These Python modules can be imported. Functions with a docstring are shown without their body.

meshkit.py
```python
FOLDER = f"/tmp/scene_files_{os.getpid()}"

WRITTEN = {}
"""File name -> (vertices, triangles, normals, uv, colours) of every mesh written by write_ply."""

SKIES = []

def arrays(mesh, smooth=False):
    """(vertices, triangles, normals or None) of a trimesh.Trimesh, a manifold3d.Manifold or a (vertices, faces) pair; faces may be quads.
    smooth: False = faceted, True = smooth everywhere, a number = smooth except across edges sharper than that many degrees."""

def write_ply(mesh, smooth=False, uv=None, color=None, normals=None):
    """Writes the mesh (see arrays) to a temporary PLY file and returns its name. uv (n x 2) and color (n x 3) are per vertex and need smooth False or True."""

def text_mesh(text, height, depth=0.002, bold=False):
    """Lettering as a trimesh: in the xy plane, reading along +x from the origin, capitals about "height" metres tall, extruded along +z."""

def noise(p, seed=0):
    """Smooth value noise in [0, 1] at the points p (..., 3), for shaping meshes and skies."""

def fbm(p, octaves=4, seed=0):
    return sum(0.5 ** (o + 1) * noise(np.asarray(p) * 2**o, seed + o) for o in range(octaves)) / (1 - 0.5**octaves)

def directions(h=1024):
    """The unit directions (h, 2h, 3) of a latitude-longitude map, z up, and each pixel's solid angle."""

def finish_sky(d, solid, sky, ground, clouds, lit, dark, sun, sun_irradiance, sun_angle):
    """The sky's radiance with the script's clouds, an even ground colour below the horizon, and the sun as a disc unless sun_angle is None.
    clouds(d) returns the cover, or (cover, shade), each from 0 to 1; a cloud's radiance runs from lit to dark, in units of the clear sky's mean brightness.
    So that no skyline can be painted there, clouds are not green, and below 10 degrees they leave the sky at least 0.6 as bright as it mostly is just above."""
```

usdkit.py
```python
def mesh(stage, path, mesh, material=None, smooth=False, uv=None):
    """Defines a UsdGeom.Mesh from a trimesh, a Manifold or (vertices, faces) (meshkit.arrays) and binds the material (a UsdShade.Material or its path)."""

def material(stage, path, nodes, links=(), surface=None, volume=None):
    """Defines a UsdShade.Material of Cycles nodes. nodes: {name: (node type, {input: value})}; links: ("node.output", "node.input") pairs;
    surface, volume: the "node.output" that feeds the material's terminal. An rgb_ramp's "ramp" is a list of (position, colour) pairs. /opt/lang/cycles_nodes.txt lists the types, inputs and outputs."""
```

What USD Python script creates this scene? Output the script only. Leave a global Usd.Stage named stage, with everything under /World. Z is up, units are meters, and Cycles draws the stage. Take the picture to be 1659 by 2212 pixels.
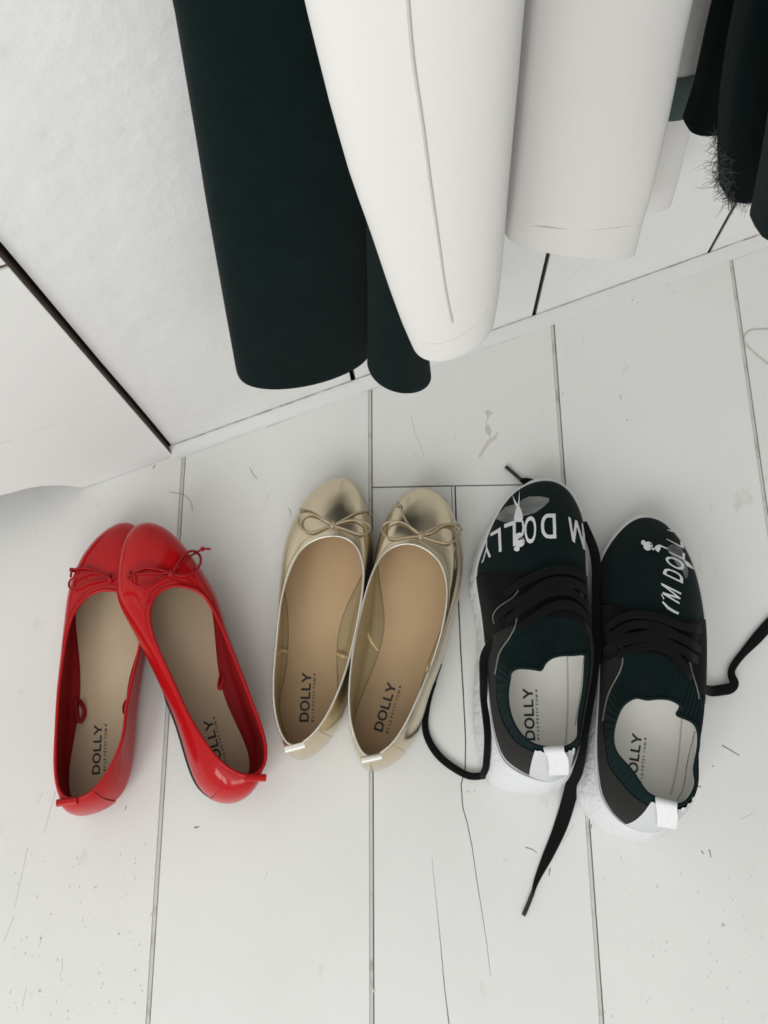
import math, random
import numpy as np, trimesh, usdkit, meshkit
from scipy.interpolate import CubicSpline, LinearNDInterpolator, NearestNDInterpolator, interp1d
from shapely.geometry import Polygon, LineString, Point, box as sbox
from shapely.ops import unary_union
from pxr import Usd, UsdGeom, UsdLux, UsdShade, Gf, Sdf, Vt

stage = Usd.Stage.CreateInMemory()
UsdGeom.SetStageUpAxis(stage, 'Z'); UsdGeom.SetStageMetersPerUnit(stage, 1.0)
UsdGeom.Xform.Define(stage, '/World'); UsdGeom.Scope.Define(stage, '/World/Looks')

# ---------------------------------------------------------------- camera
W, HPX, F, H = 1659.0, 2212.0, 1798.8, 0.72
PITCH, ROLL, AZ, WALL_ANGLE = 0.286365, 0.191329, -0.02175, 0.344055
CX, CY = W / 2, HPX / 2
_n = np.array([math.sin(ROLL) * math.sin(PITCH), math.cos(ROLL) * math.sin(PITCH), math.cos(PITCH)])
_z = -_n
_y = np.array([math.sin(AZ), -math.cos(AZ), 0.0]); _y = _y - _z * (_y @ _z); _y /= np.linalg.norm(_y)
RM = np.stack([np.cross(_y, _z), _y, _z], 1)          # world -> camera (x right, y down, z forward)
EYE = np.array([0, 0, H])
cam = UsdGeom.Camera.Define(stage, '/World/camera')
_r, _u, _b = RM.T @ [1, 0, 0], RM.T @ [0, -1, 0], RM.T @ [0, 0, -1]
_m = np.eye(4); _m[0, :3], _m[1, :3], _m[2, :3], _m[3, :3] = _r, _u, _b, EYE
cam.AddTransformOp().Set(Gf.Matrix4d(_m.tolist()))
cam.CreateHorizontalApertureAttr(36.0); cam.CreateVerticalApertureAttr(36.0 * HPX / W)
cam.CreateFocalLengthAttr(36.0 * F / W); cam.CreateClippingRangeAttr(Gf.Vec2f(0.02, 100))
cam.CreateExposureAttr(-0.47)
# ---------------------------------------------------------------- light: grey daylight through the two windows of a white room
def area_light(name, pos, towards, w, h, power, color):
    l = UsdLux.RectLight.Define(stage, '/World/' + name)
    l.CreateWidthAttr(w); l.CreateHeightAttr(h); l.CreateIntensityAttr(power); l.CreateColorAttr(Gf.Vec3f(*color))
    z = -np.array(towards, float); x = np.cross([0, 0, 1.0], z); x /= np.linalg.norm(x)
    m = np.eye(4); m[0, :3], m[1, :3], m[2, :3], m[3, :3] = x, np.cross(z, x), z, pos
    l.AddTransformOp().Set(Gf.Matrix4d(m.tolist()))


LIGHT_FRONT, LIGHT_LEFT, DAY = 9.0, 11.0, (0.985, 0.997, 1.0)


# ---------------------------------------------------------------- pixels <-> the place
def ray(px, py):
    return RM.T @ np.array([px - CX, py - CY, F])


def on_plane(p, n, d):
    r = ray(*p)
    return EYE + r * ((d - n @ EYE) / (n @ r))


def at_z(p, z=0.0):
    return on_plane(p, np.array([0, 0, 1.0]), z)


def project(P):
    c = (np.asarray(P) - EYE) @ RM.T
    return np.stack([c[..., 0] / c[..., 2] * F + CX, c[..., 1] / c[..., 2] * F + CY], -1)


UW = np.array([math.cos(WALL_ANGLE), math.sin(WALL_ANGLE), 0])      # along the wall
NW = np.array([math.sin(WALL_ANGLE), -math.cos(WALL_ANGLE), 0])     # out of the wall
W0 = at_z((365, 963), 0.010) + 0.0 * NW
W0[2] = 0


def on_wall(p, d=0.0):
    return on_plane(p, NW, NW @ W0 + d)


# the room in wall coordinates: u along the wall, d out of it
RU0, RU1, RD, RZ = -1.5, 2.6, 2.5, 2.35
WF, WL = (-1.25, 0.0, 1.25, 2.25), (1.05, 2.25, 1.05, 2.2)          # window openings: front wall (u0, u1, z0, z1), left wall (d0, d1, z0, z1)
area_light('window_daylight', W0 + UW * (WF[0] + WF[1]) / 2 + NW * (RD + 0.02) + [0, 0, (WF[2] + WF[3]) / 2], -NW, WF[1] - WF[0], WF[3] - WF[2], LIGHT_FRONT, DAY)
area_light('window_daylight_side', W0 + UW * (RU0 - 0.02) + NW * (WL[0] + WL[1]) / 2 + [0, 0, (WL[2] + WL[3]) / 2], UW, WL[1] - WL[0], WL[3] - WL[2], LIGHT_LEFT, DAY)


def uz(p, d=0.0):
    q = on_wall(p, d)
    return np.array([(q - W0) @ UW, q[2]])


def wall_point(u, d, z):
    return W0 + UW * u + NW * d + np.array([0, 0, z])


# ---------------------------------------------------------------- materials
def mat(name, color, rough=0.5, metal=0.0, coat=0.0, bump=None, var=None, sheen=0.0, spec=0.5, extra=None, wave=None, bevel=0.0, coat_rough=0.03, spots=None):
    p = '/World/Looks/' + name
    nodes = {'p': ('principled_bsdf', dict(base_color=color, roughness=rough, metallic=metal, coat_weight=coat, coat_roughness=coat_rough, sheen_weight=sheen, sheen_roughness=0.6, specular_ior_level=spec, **(extra or {}))),
             'tc': ('texture_coordinate', {})}
    links, normal = [], None
    col = None
    if var:                                          # (scale, second colour, low, high)
        nodes['vn'] = ('noise_texture', dict(scale=var[0], detail=5.0, roughness=0.6))
        nodes['vr'] = ('map_range', dict(from_min=var[2], from_max=var[3], clamp=True))
        nodes['vm'] = ('mix_color', dict(a=color, b=var[1]))
        links += [('tc.object', 'vn.vector'), ('vn.fac', 'vr.value'), ('vr.result', 'vm.fac')]
        col = 'vm.result'
    for i, (sc, c2, lo, hi, st) in enumerate(spots or []):           # small chips: noise stretched along y
        nodes[f'sm{i}'] = ('mapping', dict(scale=st))
        nodes[f'sn{i}'] = ('noise_texture', dict(scale=sc, detail=3.0, roughness=0.65))
        nodes[f'sr{i}'] = ('map_range', dict(from_min=lo, from_max=hi, clamp=True))
        nodes[f'sx{i}'] = ('mix_color', dict(a=color, b=c2))
        links += [('tc.object', f'sm{i}.vector'), (f'sm{i}.vector', f'sn{i}.vector'), (f'sn{i}.fac', f'sr{i}.value'), (f'sr{i}.result', f'sx{i}.fac')]
        if col:
            links.append((col, f'sx{i}.a'))
        col = f'sx{i}.result'
    if col:
        links.append((col, 'p.base_color'))
    if bevel:
        nodes['bv'] = ('bevel', dict(radius=bevel, samples=4)); normal = 'bv.bevel'
    for i, (sc, strength, dist, st) in enumerate(bump or []):
        nodes[f'bm{i}'] = ('mapping', dict(scale=st))
        nodes[f'bn{i}'] = ('noise_texture', dict(scale=sc, detail=4.0, roughness=0.6))
        nodes[f'b{i}'] = ('bump', dict(strength=strength, distance=dist))
        links += [('tc.object', f'bm{i}.vector'), (f'bm{i}.vector', f'bn{i}.vector'), (f'bn{i}.fac', f'b{i}.height')]
        if normal:
            links.append((normal, f'b{i}.normal'))
        normal = f'b{i}.normal'
    if wave:                                         # (scale, strength, dist, direction)
        nodes['w'] = ('wave_texture', dict(scale=wave[0], bands_direction=wave[3], distortion=0.4, detail=1.0))
        nodes['wb'] = ('bump', dict(strength=wave[1], distance=wave[2]))
        links += [('tc.object', 'w.vector'), ('w.fac', 'wb.height')]
        if normal:
            links.append((normal, 'wb.normal'))
        normal = 'wb.normal'
    if normal:
        links.append((normal, 'p.normal'))
    return usdkit.material(stage, p, nodes, links, surface='p.BSDF')


ISO = (1, 1, 1)
WHITE = (0.80, 0.795, 0.775)
M = {}
M['floor'] = [mat(f'floor_paint_{i}', c, 0.42, bump=[(26, 0.10, 0.002, (1, 0.25, 1)), (160, 0.06, 0.0006, ISO)], bevel=0.0007,
                  var=(5 + i, (0.76, 0.755, 0.73), 0.45, 0.75),
                  spots=[(90, (0.45, 0.41, 0.36), 0.735 + 0.01 * i, 0.76 + 0.01 * i, (1.0, 0.22, 1)), (30, (0.70, 0.69, 0.655), 0.66, 0.74, (1, 0.5, 1))])
              for i, c in enumerate([(0.805, 0.80, 0.775), (0.79, 0.787, 0.765), (0.80, 0.79, 0.765)])]
M['wall'] = mat('wall_paint', (0.80, 0.80, 0.785), 0.45, bump=[(9, 0.55, 0.008, ISO), (48, 0.35, 0.003, ISO), (230, 0.12, 0.0006, ISO)], bevel=0.001)
M['wallsmooth'] = mat('wall_paint_smooth', (0.80, 0.798, 0.78), 0.45, bump=[(18, 0.12, 0.002, (0.3, 0.3, 1)), (150, 0.06, 0.0006, ISO)], bevel=0.001)
M['ceil'] = mat('ceiling_paint', (0.70, 0.70, 0.69), 0.8)
M['plain'] = mat('room_paint', (0.74, 0.74, 0.725), 0.7)
M['filler'] = mat('joint_filler', (0.62, 0.60, 0.56), 0.7, var=(40, (0.36, 0.32, 0.27), 0.52, 0.74), bump=[(120, 0.4, 0.001, (1, 0.1, 1))])
M['gap'] = mat('gap_dark_wood', (0.075, 0.05, 0.04), 0.9, var=(60, (0.12, 0.08, 0.06), 0.45, 0.7))
M['sub'] = mat('dark_subfloor', (0.10, 0.085, 0.07), 0.9)
M['base'] = mat('baseboard_paint', (0.70, 0.70, 0.685), 0.42, bump=[(60, 0.15, 0.001, ISO)])
M['dirt'] = mat('grey_dirt', (0.33, 0.32, 0.29), 0.9, var=(80, (0.6, 0.59, 0.55), 0.45, 0.6))
M['stain'] = mat('brown_stain', (0.64, 0.60, 0.53), 0.6)
M['scratch'] = mat('grey_scratch', (0.56, 0.54, 0.50), 0.8)
M['darkchip'] = mat('dark_chip', (0.27, 0.25, 0.22), 0.8)
M['red'] = mat('red_patent', (0.455, 0.0055, 0.0078), 0.4, coat=0.5, coat_rough=0.04, spec=0.04, bump=[(22, 0.06, 0.003, ISO)])
M['redlin'] = mat('red_lining', (0.27, 0.006, 0.009), 0.6, spec=0.2)
M['redcord'] = mat('red_cord', (0.33, 0.006, 0.010), 0.5, spec=0.25)
M['black'] = mat('black_rubber', (0.012, 0.012, 0.013), 0.6)
M['tan'] = mat('tan_insole', (0.57, 0.45, 0.30), 0.6, bump=[(900, 0.12, 0.0003, ISO)], var=(14, (0.53, 0.415, 0.27), 0.4, 0.7))
M['tanbrown'] = mat('warm_tan_insole', (0.60, 0.41, 0.235), 0.55, bump=[(900, 0.12, 0.0003, ISO)], var=(14, (0.56, 0.38, 0.215), 0.4, 0.7))
M['gold'] = mat('gold_leather', (0.66, 0.57, 0.41), 0.22, metal=0.95, bump=[(28, 0.10, 0.003, ISO), (400, 0.05, 0.0003, ISO)])
M['goldlin'] = mat('gold_lining', (0.44, 0.335, 0.185), 0.5)
M['goldcord'] = mat('gold_cord', (0.42, 0.34, 0.23), 0.45, metal=0.3)
M['silver'] = mat('bright_piping', (0.90, 0.86, 0.78), 0.16, metal=1.0)
M['elastic'] = mat('gold_elastic', (0.62, 0.46, 0.22), 0.35)
M['ink'] = mat('black_print', (0.02, 0.014, 0.02), 0.6)
M['knit'] = mat('green_black_knit', (0.0020, 0.0105, 0.0098), 0.85, sheen=0.03, spec=0.10, wave=(150, 0.12, 0.0005, 'x'), bump=[(700, 0.3, 0.0004, ISO)])
M['felt'] = mat('black_felt', (0.0062, 0.0054, 0.0054), 0.95, sheen=0.03, spec=0.08, bump=[(600, 0.4, 0.0006, ISO)])
M['suede'] = mat('dark_grey_suede', (0.020, 0.019, 0.017), 0.9, sheen=0.04, spec=0.12, bump=[(800, 0.3, 0.0004, ISO)])
M['collar'] = mat('ribbed_knit', (0.0026, 0.0125, 0.0125), 0.85, sheen=0.04, spec=0.10, bump=[(700, 0.3, 0.0004, ISO)])
M['piping'] = mat('grey_edge_piping', (0.16, 0.165, 0.155), 0.6)
M['foam'] = mat('white_foam', (0.70, 0.705, 0.715), 0.5, bump=[(120, 0.8, 0.003, ISO), (320, 0.4, 0.001, ISO)])
M['foamtop'] = mat('white_smooth_foam', (0.70, 0.705, 0.712), 0.5, bump=[(90, 0.15, 0.001, ISO)])
M['counter'] = mat('heel_counter_grey', (0.58, 0.585, 0.60), 0.55, bump=[(90, 0.15, 0.001, ISO)])
M['sock'] = mat('white_lining', (0.86, 0.85, 0.80), 0.8, bump=[(900, 0.15, 0.0003, ISO)])
M['whitetab'] = mat('white_webbing', (0.88, 0.88, 0.90), 0.6, wave=(500, 0.5, 0.0005, 'x'))
M['lace'] = mat('black_lace', (0.0035, 0.0035, 0.0038), 0.85, sheen=0.03, spec=0.15, bump=[(900, 0.5, 0.0006, ISO)])
M['aglet'] = mat('black_plastic_aglet', (0.012, 0.011, 0.011), 0.35)
M['print'] = mat('white_print', (0.84, 0.85, 0.85), 0.6)
M['greyprint'] = mat('grey_mesh_print', (0.06, 0.066, 0.064), 0.7, var=(28, (0.30, 0.31, 0.30), 0.40, 0.68))
M['wool'] = mat('dark_green_wool', (0.0015, 0.0080, 0.0074), 0.95, sheen=0.03, spec=0.06, bump=[(420, 0.5, 0.001, ISO)], var=(60, (0.0022, 0.0100, 0.0092), 0.4, 0.7))
M['wool2'] = mat('black_green_wool', (0.0006, 0.0040, 0.0040), 0.95, sheen=0.02, spec=0.05, bump=[(420, 0.5, 0.001, ISO)])
M['white_cloth'] = mat('cream_white_cloth', (0.755, 0.735, 0.71), 0.9, sheen=0.1, spec=0.2, bump=[(14, 0.10, 0.004, ISO), (700, 0.10, 0.0005, ISO)])
M['white_cloth2'] = mat('cool_white_cloth', (0.74, 0.72, 0.70), 0.9, sheen=0.1, spec=0.2, bump=[(500, 0.25, 0.0008, ISO)])
M['green_band'] = mat('dark_green_band', (0.02, 0.05, 0.045), 0.8, sheen=0.2)
M['seam'] = mat('cloth_seam', (0.56, 0.535, 0.50), 0.9)
M['hair'] = mat('dark_hair', (0.16, 0.14, 0.12), 0.7)
M['fuzz'] = mat('dark_fuzz', (0.05, 0.055, 0.052), 0.8)


# ---------------------------------------------------------------- scene tree helpers
used = {}


def path_for(name, parent):
    root = str(parent.GetPath()) if parent else '/World'
    k = root + '/' + name
    n = used.get(k, 0); used[k] = n + 1
    return k if n == 0 else f'{k}_{n:03d}'


def tag(p, label=None, category=None, group=None, kind=None):
    for k, v in (('label', label), ('category', category), ('group', group), ('kind', kind)):
        if v:
            p.SetCustomDataByKey(k, v)
    return p


FRAME = {}


def thing(name, origin=(0, 0, 0), ez=0.0, label=None, category=None, group=None, kind=None):
    p = path_for(name, None)
    x = UsdGeom.Xform.Define(stage, p)
    m = np.eye(4); c, s = math.cos(ez), math.sin(ez)
    m[:2, :2] = [[c, -s], [s, c]]; m[:3, 3] = origin
    x.AddTransformOp().Set(Gf.Matrix4d(m.T.tolist()))
    FRAME[p] = np.linalg.inv(m)
    return tag(x.GetPrim(), label, category, group, kind)


def part(name, mesh, material, parent=None, smooth=40, label=None, kind=None):
    """A mesh given in world coordinates, defined under its thing (or under a part) in the thing's own frame."""
    v, f = meshkit.arrays(mesh)[:2]
    if parent is not None:
        root = '/'.join(str(parent.GetPath()).split('/')[:3])
        if root in FRAME:
            m = FRAME[root]; v = v @ m[:3, :3].T + m[:3, 3]
    g = usdkit.mesh(stage, path_for(name, parent), (v, f), material, smooth)
    return tag(g.GetPrim(), label, None, None, kind)


def cat(*ms):
    vs, fs, n = [], [], 0
    for m in ms:
        v, f = meshkit.arrays(m)[:2]
        vs.append(v); fs.append(f + n); n += len(v)
    return np.vstack(vs), np.vstack(fs)


def grid(P, closed=True, flip=False):
    P = np.asarray(P); r, c = P.shape[:2]
    i, j = np.meshgrid(np.arange(r - 1), np.arange(c if closed else c - 1), indexing='ij')
    k = (j + 1) % c
    q = np.stack([i * c + j, (i + 1) * c + j, (i + 1) * c + k, i * c + k], -1).reshape(-1, 4)
    return P.reshape(-1, 3), (q[:, ::-1] if flip else q)


def tri(m):
    v, f = m
    f = np.asarray(f)
    if f.shape[1] == 4:
        f = np.vstack([f[:, [0, 1, 2]], f[:, [0, 2, 3]]])
    return np.asarray(v), f


def resample(pts, n, closed=False, smooth=True):
    P = np.asarray(pts, float)
    if closed:
        P = np.vstack([P, P[:1]])
    t = np.r_[0, np.cumsum(np.linalg.norm(np.diff(P, axis=0), axis=1))]
    s = np.linspace(0, t[-1], n, endpoint=not closed)
    if smooth and len(P) > 2:
        return CubicSpline(t, P, bc_type='periodic' if closed else 'natural')(s)
    return np.stack([np.interp(s, t, P[:, k]) for k in range(P.shape[1])], -1)


def tube(P, w, h=None, up=(0, 0, 1), closed=False, sides=8, power=1.0):
    """Sweep of an ellipse (w along the side, h along up); w, h may vary along the path."""
    P = np.asarray(P, float); n = len(P)
    w = np.broadcast_to(w, (n,)); h = w if h is None else np.broadcast_to(h, (n,))
    t = (np.roll(P, -1, 0) - np.roll(P, 1, 0)) if closed else np.gradient(P, axis=0)
    t = t / (np.linalg.norm(t, axis=1, keepdims=True) + 1e-12)
    up = np.broadcast_to(np.asarray(up, float), P.shape)
    s = np.cross(t, up); L = np.linalg.norm(s, axis=1, keepdims=True)
    s = np.where(L > 1e-3, s / np.maximum(L, 1e-9), np.cross(t, [1.0, 0.2, 0.1]))
    s /= np.linalg.norm(s, axis=1, keepdims=True)
    b = np.cross(s, t)
    a = np.arange(sides) * 2 * np.pi / sides
    ca, sa = np.sign(np.cos(a)) * np.abs(np.cos(a)) ** power, np.sign(np.sin(a)) * np.abs(np.sin(a)) ** power
    G = P[:, None] + s[:, None] * (ca[None, :, None] * w[:, None, None]) + b[:, None] * (sa[None, :, None] * h[:, None, None])
    if closed:
        G = np.concatenate([G, G[:1]])
        return tri(grid(G, True))
    v, f = tri(grid(G, True))
    caps = []
    for e, o in ((0, 1), (n - 1, -1)):
        c = len(v); v = np.vstack([v, P[e][None]])
        for k in range(sides):
            caps.append([e * sides + k, e * sides + (k + 1) % sides, c][::o])
    return v, np.vstack([f, caps])


def extrude(poly, z0, z1):
    out = []
    for g in getattr(poly, 'geoms', [poly]):
        if g.is_empty or g.geom_type != 'Polygon':
            continue
        m = trimesh.creation.extrude_polygon(g, z1 - z0, engine='earcut'); m.apply_translation([0, 0, z0]); out.append(m)
    return trimesh.util.concatenate(out)


def fill(poly, size):
    """Flat fine triangulation of a polygon (2-D)."""
    vs, fs, n = [], [], 0
    for g in getattr(poly, 'geoms', [poly]):
        if g.is_empty or g.geom_type != 'Polygon':
            continue
        v, f = trimesh.creation.triangulate_polygon(g, engine='earcut')
        v3, f = trimesh.remesh.subdivide_to_size(np.c_[v, np.zeros(len(v))], f, size, max_iter=12)
        vs.append(v3[:, :2]); fs.append(f + n); n += len(v3)
    return np.vstack(vs), np.vstack(fs)


class Surf:
    """Finds the point and normal of a grid surface that stands under a pixel."""
    def __init__(self, P, closed=True, outward=False):
        P = np.asarray(P)
        dj = (np.roll(P, -1, 1) - np.roll(P, 1, 1)) if closed else np.gradient(P, axis=1)
        di = np.gradient(P, axis=0)
        n = np.cross(di, dj); n /= np.linalg.norm(n, axis=-1, keepdims=True) + 1e-12
        n = -n if (((P - P.mean(1, keepdims=True)) * n).sum() if outward else n[..., 2].sum()) < 0 else n
        view = EYE - P; view /= np.linalg.norm(view, axis=-1, keepdims=True)
        ok = ((n * view).sum(-1) > 0.04).ravel()
        self.P, self.N = P.reshape(-1, 3)[ok], n.reshape(-1, 3)[ok]
        px = project(self.P)
        _, keep = np.unique(np.round(px, 2), axis=0, return_index=True)
        px, self.P, self.N = px[keep], self.P[keep], self.N[keep]
        self.lin, self.near = LinearNDInterpolator(px, np.c_[self.P, self.N]), NearestNDInterpolator(px, np.c_[self.P, self.N])

    def __call__(self, q, lift=0.0):
        q = np.atleast_2d(np.asarray(q, float))
        a, b = self.lin(q), self.near(q)
        bad = np.isnan(a[:, 0])
        for i in np.nonzero(bad)[0]:                 # beyond the edge: same height, on the pixel's own ray
            a[i] = b[i]; a[i, :3] = at_z(q[i], b[i, 2])
        n = a[:, 3:] / np.linalg.norm(a[:, 3:], axis=1, keepdims=True)
        return a[:, :3] + n * np.broadcast_to(lift, (len(q),))[:, None], n


# ================================================================ THE SETTING
# ---- floor: painted planks, each a piece, with filled joints
XA, XB, XC, XD = (at_z((362, 1540))[0], at_z((802, 1540))[0], at_z((1253, 1540))[0], None)
PW = (XC - XA) / 2
edges = [XA + PW * k for k in range(-11, 20)]
floor = thing('floor', kind='structure', label='white painted wooden plank floor', category='floor')
uc0, uc1 = -0.62, 0.0                                              # the cabinet's stretch of the wall
wallside = Polygon([(W0 + UW * a + NW * b)[:2] for a, b in ((RU0, -0.004), (RU1, -0.004), (RU1, RD), (RU0, RD))])
under_cab = Polygon([(W0 + UW * a + NW * b)[:2] for a, b in ((uc0, -0.25), (-0.004, -0.25), (-0.004, 0.1), (uc0, 0.1))])
allowed = unary_union([wallside, under_cab])
GAP = 0.0036
cuts = []


def floorline(pts, w0, w1=None):
    P = [at_z(p)[:2] for p in pts]
    w1 = w0 if w1 is None else w1
    n = len(P); out = []
    for i in range(n - 1):
        a, b = np.array(P[i]), np.array(P[i + 1])
        t = (b - a) / np.linalg.norm(b - a); s = np.array([-t[1], t[0]])
        wa, wb = (w0 + (w1 - w0) * i / (n - 1)) / 2, (w0 + (w1 - w0) * (i + 1) / (n - 1)) / 2
        out.append(Polygon([a + s * wa, b + s * wb, b - s * wb, a - s * wa]).buffer(0.00004))
    return unary_union(out)


crack = [(983, 1050), (987, 1180), (990, 1290), (995, 1400), (1001, 1500), (1006, 1600), (1005, 1660), (996, 1695), (1000, 1745), (1010, 1780), (1020, 1830), (1030, 1900), (1042, 1975), (1052, 2040), (1060, 2110)]
cuts.append(floorline(crack, 0.0009, 0.0001))
cuts.append(floorline([(975, 1050), (978, 1120), (980, 1200)], 0.0004, 0.0002))
cuts.append(floorline([(933, 1850), (942, 1940), (952, 2040), (960, 2130), (970, 2212)], 0.00005, 0.0004))
cross = floorline([(797, 1053), (900, 1051), (1000, 1049), (1130, 1047), (1222, 1046)], 0.0011)
cuts.append(cross)
rng = random.Random(4)
k = 0
for i in range(len(edges) - 1):
    a, b = edges[i] + GAP / 2, edges[i + 1] - GAP / 2
    p = sbox(a, -3.2, b, 2.2).intersection(allowed)
    for c in cuts:
        p = p.difference(c)
    for g in sorted(getattr(p, 'geoms', [p]), key=lambda g: -g.area):
        if g.area < 2e-4:
            continue
        part('floor_plank', extrude(g, -0.012, 0.0), M['floor'][k % 3], floor, smooth=False); k += 1
for i, e in enumerate(edges[1:-1]):
    off = -0.0004
    p = sbox(e - 0.00165, -3.2, e + 0.00105, 2.2).intersection(wallside.buffer(-0.012))
    if not p.is_empty:
        part('joint_filler', extrude(p, -0.006, -0.0005), M['filler'], floor, smooth=False)
part('subfloor', extrude(sbox(edges[0], -3.2, edges[-1], 2.2).intersection(allowed), -0.03, -0.0055), M['sub'], floor, smooth=False)

# marks worn into the paint: knot stain, scratches and specks, thin as the paint itself
sp, knot = [], [[(1046, 890), (1056, 886), (1064, 892), (1058, 897), (1055, 905), (1052, 897)], [(1048, 922), (1056, 918), (1062, 930), (1058, 945), (1053, 932), (1050, 938)],
                [(1064, 945), (1076, 932), (1072, 948), (1060, 956), (1048, 972), (1036, 990), (1034, 984), (1044, 966), (1054, 950)]]
part('knot_stain', cat(*[extrude(Polygon([at_z(q)[:2] for q in kk]).buffer(0.0002), 0, 0.00012) for kk in knot]), M['stain'], floor, smooth=False)
part('knot_crack', extrude(unary_union([floorline([(1052, 886), (1053, 900), (1050, 918), (1055, 926), (1058, 942)], 0.0008, 0.0003), floorline([(1050, 920), (1052, 935), (1060, 945)], 0.0006, 0.0003)]), 0, 0.0002), M['scratch'], floor, smooth=False)
lines = [([(888, 896), (895, 930), (905, 955), (917, 990)], .0004), ([(980, 938), (986, 958)], .0003), ([(1240, 1780), (1225, 1805), (1215, 1822)], .0003), ([(1095, 1855), (1085, 1862)], .0004),
         ([(120, 1710), (110, 1745), (95, 1800)], .0005), ([(92, 1712), (80, 1740)], .0003), ([(60, 1830), (45, 1900), (32, 1960)], .0004), ([(30, 1980), (8, 2035)], .0005),
         ([(272, 1741), (271, 1750)], .0006), ([(335, 1005), (330, 1013)], .0009), ([(90, 2020), (85, 2045)], .0004), ([(58, 2130), (48, 2175)], .0004), ([(135, 2070), (134, 2100)], .0003),
         ([(578, 1880), (572, 1900)], .0003), ([(1135, 1830), (1150, 1835), (1160, 1842)], .0006), ([(1188, 1876), (1186, 1892)], .0010), ([(1277, 1780), (1278, 1790)], .0008),
         ([(1560, 1610), (1580, 1622), (1597, 1632)], .0009), ([(540, 1012), (552, 1035)], .0002), ([(1535, 1090), (1538, 1105)], .0003), ([(1508, 1195), (1512, 1210)], .0003),
         ([(1545, 1235), (1550, 1228)], .0003), ([(1600, 1770), (1630, 1755)], .0002), ([(420, 1788), (430, 1786)], .0014), ([(1505, 1698), (1515, 1700)], .0011), ([(1515, 1838), (1520, 1845)], .0009),
         ([(1532, 1835), (1536, 1852)], .0009), ([(1538, 1655), (1542, 1656)], .0009), ([(1658, 1030), (1650, 1042)], .0005)]
part('paint_scratch', extrude(unary_union([floorline(l, w, w * 0.5) for l, w in lines if w < .0006]), 0, 0.00015), M['scratch'], floor, smooth=False, kind='stuff')
part('paint_chip', extrude(unary_union([floorline(l, w, w * 0.5) for l, w in lines if w >= .0006]), 0, 0.00018), M['darkchip'], floor, smooth=False, kind='stuff')
dots = []
for x, y, r in [(688, 998, .0006), (896, 983, .0005), (1028, 920, .0005), (1381, 1820, .0007), (1366, 648, .0009), (1377, 654, .0008), (283, 1087, .0006), (208, 1089, .0007), (78, 1152, .0005), (575, 1410, .0005),
                (1355, 907, .001), (1232, 740, .0005), (206, 1917, .0009), (110, 1975, .0007), (257, 2017, .0009), (292, 2095, .0008), (86, 2140, .0013), (565, 1480, .0005), (1562, 1998, .0014), (1420, 1915, .0008),
                (1440, 2035, .0006), (1508, 1928, .0007), (549, 1841, .0004), (314, 1822, .0006), (1010, 1710, .0009), (1025, 1708, .0007), (1432, 962, .0005), (808, 2140, .0012)]:
    c = at_z((x, y)); dots.append(Point(c[0], c[1]).buffer(r, 3))
for _ in range(80):
    x, y = rng.uniform(20, 330), rng.uniform(1820, 2205)
    c = at_z((x, y)); a = rng.uniform(.0002, .0005)
    dots.append(sbox(c[0] - a, c[1] - a * 2.5, c[0] + a * .6, c[1] + a * 2))
for _ in range(45):
    x, y = rng.uniform(1300, 1640), rng.uniform(1830, 2205)
    c = at_z((x, y)); a = rng.uniform(.0002, .0004)
    dots.append(sbox(c[0] - a, c[1] - a * 2, c[0] + a * .6, c[1] + a * 2))
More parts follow.
